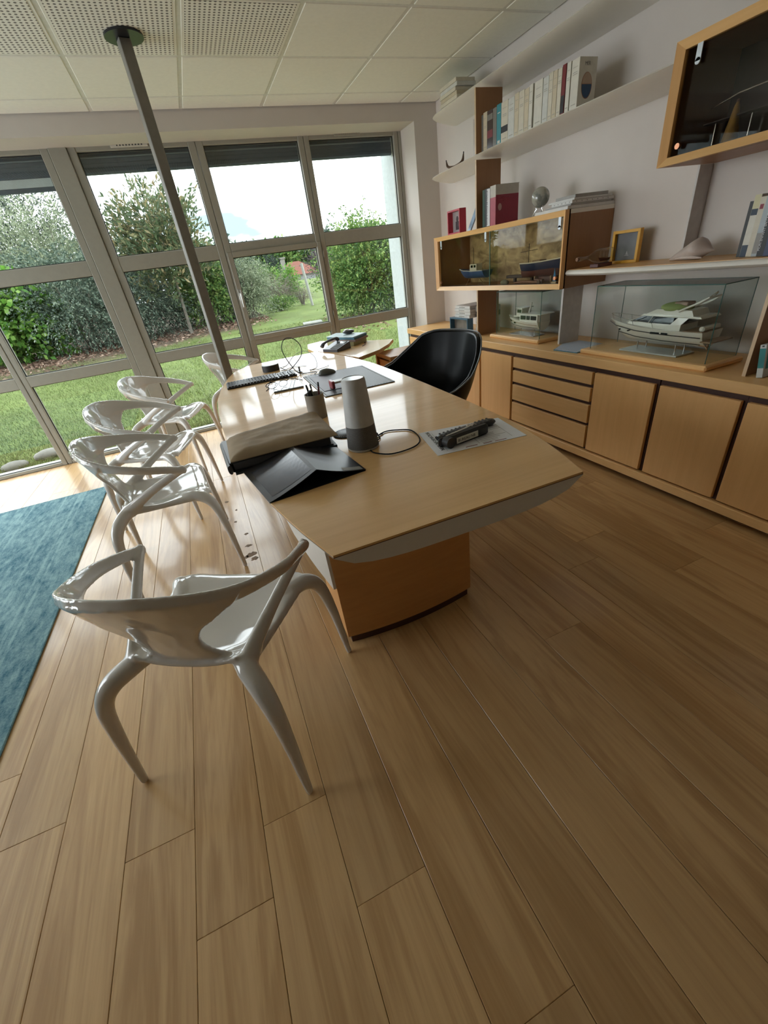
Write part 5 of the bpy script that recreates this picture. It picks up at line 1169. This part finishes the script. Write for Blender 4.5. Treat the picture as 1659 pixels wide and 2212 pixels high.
lb_=obj('label',MB().box(.035,.125,-.0208,-.0200,.008,.028,.0003),plain('label_paper',(.72,.73,.66),.6),t,local=True)
text('label_text','BUREAU NB',.0135,Matrix.Translation((.040,-.0209,.013))@Matrix.Rotation(PI/2,4,'X'),INK,lb_,local=True)
# telephone and folders on the side desk
R=DZ-.0037
t=thing('telephone','dark grey desk telephone with handset across its left side, on the side desk','telephone',(.95,3.35,R),math.radians(-62)); t.scale=(.80,.80,.80)
PHB=plain('phone_dark',(.085,.085,.105),.35)
m=MB().add([(-.10,-.09,0),(.10,-.09,0),(.10,.10,0),(-.10,.10,0),(-.10,-.09,.025),(.10,-.09,.025),(.10,.10,.065),(-.10,.10,.065)],[(3,2,1,0),(4,5,6,7),(0,1,5,4),(1,2,6,5),(2,3,7,6),(3,0,4,7)])
obj('base',m,PHB,t,local=True)
S=Matrix.Rotation(math.atan2(.04,.19),4,'X')
def onph(m): 
    m.v=[(p[0],p[1],p[2]+.0455+.2105*(p[1]-.005)) for p in m.v]; return m
obj('screen',onph(MB().box(-.01,.08,.035,.085,.0003,.003)),plain('phone_screen',(.22,.25,.25),.15),t,local=True)
bb=None
for i in range(5):
    for j in range(4):
        o=obj('key',onph(MB().box(-.01+i*.02,.004+i*.02,-.075+j*.025,-.060+j*.025,.0005,.004,.001)),plain('phone_key',(.30,.30,.30),.5),t,local=True)
h=obj('handset',MB().tube([tuple(p) for p in smoothpath([(-.075,-.12,.05),(-.073,-.085,.078),(-.07,0,.092),(-.067,.075,.095),(-.065,.105,.078)],5)],[lerp([(0,.022),(.15,.022),(.3,.014),(.7,.014),(.85,.022),(1,.022)],k/20) for k in range(21)],12,flat=(1,.8)),PHB,t,smooth=60,local=True)
names=[('lowest thick cream yellow folder of the pile on the side desk',plain('folder_cream',(.48,.46,.25),.6),.0,.022),('pinkish grey folder in the middle of the pile on the side desk',plain('folder_pink',(.30,.22,.20),.6),.0225,.034),('blue folder on top of the pile on the side desk',plain('folder_blue',(.06,.20,.30),.45),.0345,.047),('pale blue sheet at the very top of the pile on the side desk',plain('sheet_blue',(.42,.55,.58),.5),.0475,.050)]
SPp=[(.965,3.66),(1.105,3.37),(1.265,3.50),(1.10,3.80)]
for k,(lb,mm,z0,z1) in enumerate(names):
    z0*=1.35; z1*=1.35; o=.006*((k*2)%3)
    tag(obj('folder',MB().prism([(x+o,y-o) for x,y in SPp],R+z0,R+z1),mm),lb,'folder','folders stacked on the side desk')
m=MB().sphere((0,0,0),1,18,10); m.v=[(1.15+.052*p[0],3.60+.040*p[1],R+.0682+.017+.0168*p[2]) for p in m.v]
t=tag(obj('tape_dispenser',m,plain('dispenser_dark',(.05,.055,.06),.25),smooth=60),'dark rounded tape dispenser on top of the folder pile','dispenser')
obj('notch',MB().box(1.12,1.15,3.585,3.615,R+.097,R+.105,.003),STEEL,t)
tag(obj('small_key',MB().tube([(1.14,3.27,R+.004),(1.165,3.30,R+.004),(1.20,3.36,R+.004)],.003,6).sphere((1.20,3.365,R+.008),.008,10,6),MAHO,smooth=60),'tiny brown key fob lying right of the folder pile','key')
# ------------------------------------------------------------------ garden
def gz(y):
    if y<25: return -.05+.03*(y-5)
    if y<50: return .55+.0142*(y-25)
    return .905-.016*(y-50)
gm,nt,p=newmat('lawn_soil')
tc=N(nt,'ShaderNodeTexCoord'); n1=N(nt,'ShaderNodeTexNoise',Scale=.7,Detail=6.0,Roughness=.7); n2=N(nt,'ShaderNodeTexNoise',Scale=22.0,Detail=5.0,Roughness=.8)
nt.links.new(tc.outputs['Object'],n1.inputs[0]);nt.links.new(tc.outputs['Object'],n2.inputs[0])
a=N(nt,'ShaderNodeMath',operation='MULTIPLY_ADD');nt.links.new(n2.outputs['Fac'],a.inputs[0]);a.inputs[1].default_value=.55;nt.links.new(n1.outputs['Fac'],a.inputs[2])
r=N(nt,'ShaderNodeValToRGB');e=r.color_ramp.elements;e[0].position=.55;e[0].color=(.080,.070,.030,1);e[1].position=.92;e[1].color=(.115,.150,.045,1);k=e.new(.68);k.color=(.080,.105,.032,1)
nt.links.new(a.outputs[0],r.inputs[0])
# bare earth beds below the shrubs
gp=N(nt,'ShaderNodeTexGradient')
sx=N(nt,'ShaderNodeSeparateXYZ');nt.links.new(tc.outputs['Object'],sx.inputs[0])
l1=N(nt,'ShaderNodeMath',operation='MULTIPLY_ADD');nt.links.new(sx.outputs['X'],l1.inputs[0]);l1.inputs[1].default_value=-.55;nt.links.new(sx.outputs['Y'],l1.inputs[2])
l2=N(nt,'ShaderNodeMath',operation='MULTIPLY_ADD');nt.links.new(n1.outputs['Fac'],l2.inputs[0]);l2.inputs[1].default_value=2.5;nt.links.new(l1.outputs[0],l2.inputs[2])
mr=N(nt,'ShaderNodeMapRange');mr.inputs[1].default_value=13.6;mr.inputs[2].default_value=14.8;nt.links.new(l2.outputs[0],mr.inputs[0])
sxm=N(nt,'ShaderNodeMapRange');sxm.inputs[1].default_value=2.2;sxm.inputs[2].default_value=1.2;nt.links.new(sx.outputs['X'],sxm.inputs[0])
mm_=N(nt,'ShaderNodeMath',operation='MULTIPLY');nt.links.new(mr.outputs[0],mm_.inputs[0]);nt.links.new(sxm.outputs[0],mm_.inputs[1])
mx=N(nt,'ShaderNodeMix',data_type='RGBA');mx.inputs[7].default_value=(.075,.055,.038,1);nt.links.new(mm_.outputs[0],mx.inputs[0]);nt.links.new(r.outputs[0],mx.inputs[6])
nt.links.new(mx.outputs[2],p.inputs['Base Color']);p.inputs['Roughness'].default_value=.95;p.inputs['Specular IOR Level'].default_value=.1
rows=[]
for i in range(60):
    y=4.9+ (i/59)**2*170
    rows.append([(-120+240*j/60 if False else (j-30)/30*(8+y*1.2),y,gz(y)+(.03*math.sin(j*1.7+y)*min(1,(y-4.9)*.1))) for j in range(61)])
struct('lawn',MB().grid(rows),gm,smooth=180)
rg=np.random.default_rng(5)
def leafmesh(P,Nrm,size,asp=.45,rs=rg):
    "diamond leaves at points P with long axis along Nrm"
    n=len(P); a=Nrm/np.linalg.norm(Nrm,axis=1,keepdims=True); q=rs.normal(size=(n,3)); b=np.cross(a,q); b/=np.linalg.norm(b,axis=1,keepdims=True)
    s=(size*(.7+.6*rs.random((n,1))))
    V=np.stack([P-a*s*.5,P+b*s*asp*.5,P+a*s*.5,P-b*s*asp*.5],axis=1).reshape(-1,3)
    return V
def fastmesh(name,V,k,mat,parent=None):
    n=len(V)//k; me=bpy.data.meshes.new(name); me.vertices.add(n*k); me.vertices.foreach_set('co',V.astype(np.float32).ravel())
    me.loops.add(n*k); me.loops.foreach_set('vertex_index',np.arange(n*k,dtype=np.int32)); me.polygons.add(n); me.polygons.foreach_set('loop_start',np.arange(0,n*k,k,dtype=np.int32))
    me.update(calc_edges=True); me.materials.append(mat)
    if parent is not None: me.transform(rootm(parent).inverted())
    o=bpy.data.objects.new(name,me); COL.objects.link(o); o.parent=parent; return o
# grass blades close to the window
n=70000; gxx=rg.uniform(-4.6,4.0,n); gyy=5.06+rg.random(n)**1.5*7.4; P=np.stack([gxx,gyy,np.interp(gyy,[5,25],[-.05,.55])],1)
h=rg.uniform(.02,.055,(n,1)); d=rg.normal(size=(n,3))*[.5,.5,0]+[0,0,1]; s=rg.normal(size=(n,3))*[1,1,0]; s/=np.linalg.norm(s,axis=1,keepdims=True)
V=np.stack([P-s*.004,P+s*.004,P+d*h],1).reshape(-1,3)
g=fastmesh('grass',V,3,foliage('grass_blades',(.070,.095,.026),(.105,.145,.040),(.17,.19,.075),.3)); g['kind']='stuff'; tag(g,'short green lawn grass growing outside right below the window','grass')
# fallen leaves
n=5200; lx=rg.uniform(-6,2.2,n); ly=rg.normal(15.2+.55*lx*.6,1.0,n); lx2=rg.uniform(3.2,6.0,800); ly2=rg.normal(10.8,.9,800)
lx=np.r_[lx,lx2]; ly=np.r_[ly,ly2]; P=np.stack([lx,ly,np.interp(ly,[5,25],[-.05,.55])+.02],1)
o=fastmesh('fallen_leaves',leafmesh(P,rg.normal(size=(len(P),3))*[1,1,.25],.09,.6),4,foliage('litter',(.08,.05,.035),(.17,.10,.07),(.30,.22,.16),.1)); o['kind']='stuff'; tag(o,'brown fallen leaves scattered on the bare earth below the shrubs','leaves')
BARK=plain('bark_grey',(.11,.095,.075),.9,var=.3,scale=12)
def shrub(name,label,cat,c,rad,nspray,per,size,mat,droop=.5,up=.35,length=.5,asp=.4,stems=5,group='garden shrubs outside the window',flat=1.0,trunk=None,trunk_h=None,spread=.35,core=None,seed=0,jit=.35,lj=.55):
    "clumped foliage: sprays leaving an ellipsoid; c is the ground point, rad=(rx,ry,height)"
    rs=np.random.default_rng(seed+11); t=thing(name,label,cat,(c[0],c[1],gz(c[1])),group=group)
    z0=gz(c[1]); rx,ry,H=rad; th=trunk_h or 0
    zc=z0+th+(H-th)*.48; rz=(H-th)*.5
    # random directions, biased outward
    d=rs.normal(size=(nspray,3)); d/=np.linalg.norm(d,axis=1,keepdims=True)
    lump=1+.22*np.sin(d[:,0:1]*5+seed)*np.cos(d[:,2:3]*6+d[:,1:2]*4+seed*2)
    r=(rs.random((nspray,1))**.45)*.86*lump
    S=np.array([c[0],c[1],zc])+d*r*np.array([rx,ry,rz])
    dirn=d*np.array([1,1,.6])+rs.normal(size=(nspray,3))*spread+[0,0,up]; dirn/=np.linalg.norm(dirn,axis=1,keepdims=True)
    Ls=length*(.5+rs.random((nspray,1)))
    u=np.linspace(.05,1,per)[None,:,None]
    P=S[:,None,:]+dirn[:,None,:]*Ls[:,None,:]*u+np.array([0,0,-1])*droop*Ls[:,None,:]*u**2
    P=P+rs.normal(size=P.shape)*size*jit
    ld=dirn[:,None,:]*np.ones_like(u)+np.array([0,0,-1])*droop*u*1.6+rs.normal(size=P.shape)*lj
    P=P.reshape(-1,3); ld=ld.reshape(-1,3); k=P[:,2]>z0+.03; P=P[k]; ld=ld[k]
    f=fastmesh('foliage',leafmesh(P,ld,size,asp,rs),4,mat,t)
    m=MB()
    rr_=random.Random(seed)
    for i in range(stems):
        a=2*PI*i/max(1,stems)+rr_.random(); q=.06+.1*rr_.random()
        b=(trunk or .03)
        x0,y0=c[0]+q*math.cos(a)*(.3 if stems>1 else 0),c[1]+q*math.sin(a)*(.3 if stems>1 else 0)
        ex,ey=rx*.5*math.cos(a)*(1 if stems>1 else .15),ry*.5*math.sin(a)*(1 if stems>1 else .15)
        pts=[(x0,y0,z0-.02),(x0+ex*.3,y0+ey*.3,z0+H*.25),(x0+ex*.7,y0+ey*.7,z0+H*.5),(x0+ex,y0+ey,z0+H*.8)]
        m.tube([tuple(p) for p in smoothpath(pts,3)],[lerp([(0,b),(1,b*.25)],k_/9) for k_ in range(10)],6)
    obj('stem' if (trunk or 0)<.05 else 'trunk',m,BARK,t,smooth=60)
    return t
BG=foliage('leaf_blue_green',(.030,.052,.038),(.080,.115,.080),(.22,.26,.19),.3)
SG=foliage('leaf_silver_green',(.09,.12,.070),(.17,.20,.12),(.30,.33,.21),.3)
BR_=foliage('leaf_bright_green',(.05,.14,.022),(.11,.24,.035),(.22,.34,.08),.5)
MGN=foliage('leaf_magnolia',(.040,.062,.030),(.085,.120,.055),(.22,.17,.085),.35)
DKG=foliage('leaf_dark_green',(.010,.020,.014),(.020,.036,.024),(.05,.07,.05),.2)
LAU=foliage('leaf_laurel',(.032,.080,.022),(.090,.165,.038),(.23,.30,.09),.4)
TWI=foliage('leaf_dry_brown',(.08,.068,.05),(.14,.12,.09),(.22,.19,.15),.3)
PUR=foliage('leaf_purple',(.035,.022,.030),(.065,.045,.055),(.10,.075,.085),.3)
shrub('leafy_bush','bright green broad-leaved bush at the left end of the garden','bush',(-4.45,14.2),(1.25,1.0,2.3),900,14,.13,BR_,droop=.4,length=.5,asp=.75,seed=1)
shrub('arching_bush','large grey green arching bush filling the left window bay','bush',(-2.75,14.4),(1.35,1.15,2.45),1000,34,.070,BG,droop=.55,up=.35,length=.85,asp=.38,seed=2,jit=.32,spread=.22)
shrub('silvery_bush','pale silvery yellow bush rising behind the grey green bush on the left','bush',(-3.6,17.3),(2.3,1.4,3.9),1700,16,.085,SG,droop=.15,up=.8,length=.8,asp=.3,seed=3)
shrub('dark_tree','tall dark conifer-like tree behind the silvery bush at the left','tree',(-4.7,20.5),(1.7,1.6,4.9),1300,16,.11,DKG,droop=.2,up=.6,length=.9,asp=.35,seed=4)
shrub('arching_bush','grey green arching bush left of the slender magnolia trunk','bush',(-1.35,14.9),(1.05,.95,2.0),750,32,.062,BG,droop=.6,up=.3,length=.75,asp=.36,seed=5,jit=.32,spread=.22)
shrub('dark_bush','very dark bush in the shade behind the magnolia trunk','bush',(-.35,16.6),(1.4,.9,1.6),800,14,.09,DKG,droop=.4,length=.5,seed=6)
shrub('magnolia_tree','slender magnolia tree with large green and rusty leaves against the sky','tree',(-.20,14.16),(1.15,1.0,3.55),560,14,.145,MGN,droop=.05,up=.8,length=.55,asp=.34,stems=1,trunk=.055,trunk_h=.95,seed=7)
shrub('laurel_bush','glossy mid green laurel right behind the grey pole','bush',(.55,15.3),(.75,.8,2.4),650,13,.11,LAU,droop=.3,up=.4,length=.4,asp=.45,seed=8)
shrub('dark_bush','bluish dark bush left of the window handle','bush',(1.25,16.2),(.7,.7,2.1),700,14,.07,BG,droop=.6,length=.5,seed=9)
shrub('silvery_bush','feathery silver green bush right of the window handle','bush',(1.80,15.6),(.58,.6,1.75),700,20,.075,SG,droop=.4,up=.5,length=.6,asp=.28,seed=10)
shrub('hedge_bush','green hedge bush left of the dark conifer in the distance','bush',(3.5,22),(.48,.5,1.45),350,12,.10,LAU,droop=.2,length=.4,seed=12)
shrub('small_conifer','dark green conifer left of the red-roofed house','tree',(4.2,24),(.40,.4,2.1),450,12,.08,DKG,droop=.3,length=.35,seed=13)
shrub('hedge_bush','yellowish green bush right in front of the red-roofed house','bush',(4.12,20.2),(.36,.35,1.3),350,12,.09,BR_,droop=.3,length=.35,seed=14)
shrub('dry_bush','brown twiggy bush at the edge of the lawn left of the fence post','bush',(3.05,17.6),(.55,.4,.95),450,14,.06,TWI,droop=.1,up=.6,length=.55,asp=.2,seed=15)
shrub('dry_bush','small brown twiggy bush right behind the white fence post','bush',(3.95,17.4),(.24,.25,.6),200,12,.05,TWI,droop=.1,up=.6,length=.3,asp=.2,seed=16)
shrub('low_bush','low dark green bush in front of the dry bushes','bush',(2.95,16.6),(.55,.3,.42),250,12,.06,LAU,droop=.3,length=.25,seed=17)
shrub('tall_shrub','tall dense green shrub filling the right window bay','bush',(4.45,11.6),(1.02,1.1,2.15),2300,15,.075,LAU,droop=.25,up=.45,length=.55,asp=.42,seed=18)
shrub('grey_shrub','greyish green arching shrub at the right edge of the right window bay','bush',(5.35,11.0),(.8,.8,1.9),1000,15,.06,BG,droop=.5,up=.2,length=.5,asp=.3,seed=19)
shrub('purple_tree','purple leaved tree right of the red roof in the distance','tree',(9.75,34),(.62,.7,2.4),350,12,.12,PUR,droop=.1,up=.7,length=.9,seed=20)
for i,(x,y,w,h,lb) in enumerate([(14,150,12,12.5,'distant dark tree line left of the house'),(30,150,11,11.5,'distant tree rising behind the red roof'),(45,150,10,12.5,'distant tree right behind the purple tree'),(62,150,13,13,'distant trees behind the right shrub'),(-8,48,10,5.5,'distant trees behind the left bushes')]):
    shrub('distant_tree',lb,'tree',(x,y),(w,4,h),700,10,.42 if y<100 else 1.2,[BG,LAU][i%2],droop=.2,length=1.2 if y<100 else 3.2,asp=.6,seed=30+i,group='distant trees')
# house far behind
HW=plain('house_wall',(.16,.15,.13),.9); HR=plain('roof_tile',(.12,.036,.020),.85,var=.2,scale=3)
t=thing('house','distant low house with a red hipped roof and a white garage door','building',(27.5,118,-.2))
hx0,hx1,hy0,hy1=24.5,33.2,118,128; z0=-1.2; ze=1.62
obj('wall',MB().box(hx0,hx1,hy0,hy1,z0,ze),HW,t)
obj('roof',MB().add([(hx0-.5,hy0-.6,ze),(hx1+.4,hy0-.6,ze),(hx1+.4,hy1+.6,ze),(hx0-.5,hy1+.6,ze),(hx0+1.5,hy0+4,4.6),(hx1-4.5,hy0+4,4.6)],[(0,1,5,4),(1,2,5),(2,3,4,5),(3,0,4),(3,2,1,0)]),HR,t)
obj('garage_door',MB().box(27.5,31.3,hy0-.06,hy0,z0,1.15),plain('garage_white',(.17,.17,.17),.7),t)
obj('chimney',MB().box(23.6,24.6,hy0+1,hy0+2,ze,5.4).box(23.4,24.8,hy0+.8,hy0+2.2,5.4,5.7),HW,t)
# fence post with wires, inspection slab, stones
t=thing('fence','thin wire fence with a leaning white concrete post beyond the lawn','fence',(4.06,16.6,gz(16.6)))
obj('post',MB().tube([(4.10,16.6,gz(16.6)),(3.98,16.6,gz(16.6)+1.35)],.05,4),plain('concrete_white',(.24,.24,.21),.8),t)
for k in range(4): obj('wire',MB().tube([(3.2,16.5,.75+.3*k-.1),(4.05,16.6,.8+.3*k-.1),(7.0,16.9,.9+.3*k-.1)],.003,4),plain('wire_grey',(.10,.10,.10),.5),t)
tag(obj('inspection_cover',MB().prism([(2.55,11.7),(3.05,11.62),(3.15,12.15),(2.65,12.2)],gz(12)-.01,gz(12)+.03),plain('concrete_pale',(.20,.20,.18),.8)),'pale flat concrete slab lying in the lawn right of the window handle','slab')
STN=plain('stone_pale',(.15,.145,.125),.8,var=.25,scale=9)
for i,(x,y,r_,lb) in enumerate([(-1.86,5.28,.12,'flat pale stone just outside the lower left window pane'),(-1.45,5.42,.09,'smaller pale stone right of the flat one, behind the second armchair back'),(-2.15,5.15,.10,'grey stone at the foot of the lower left window pane'),(-2.0,13.9,.09,'pale stone on the earth below the large grey green bush')]):
    tag(obj('stone',MB().sphere((x,y,gz(y)+r_*.15),r_,10,7,(1.3,1,.5)),STN,smooth=60),lb,'stone','stones in the garden')
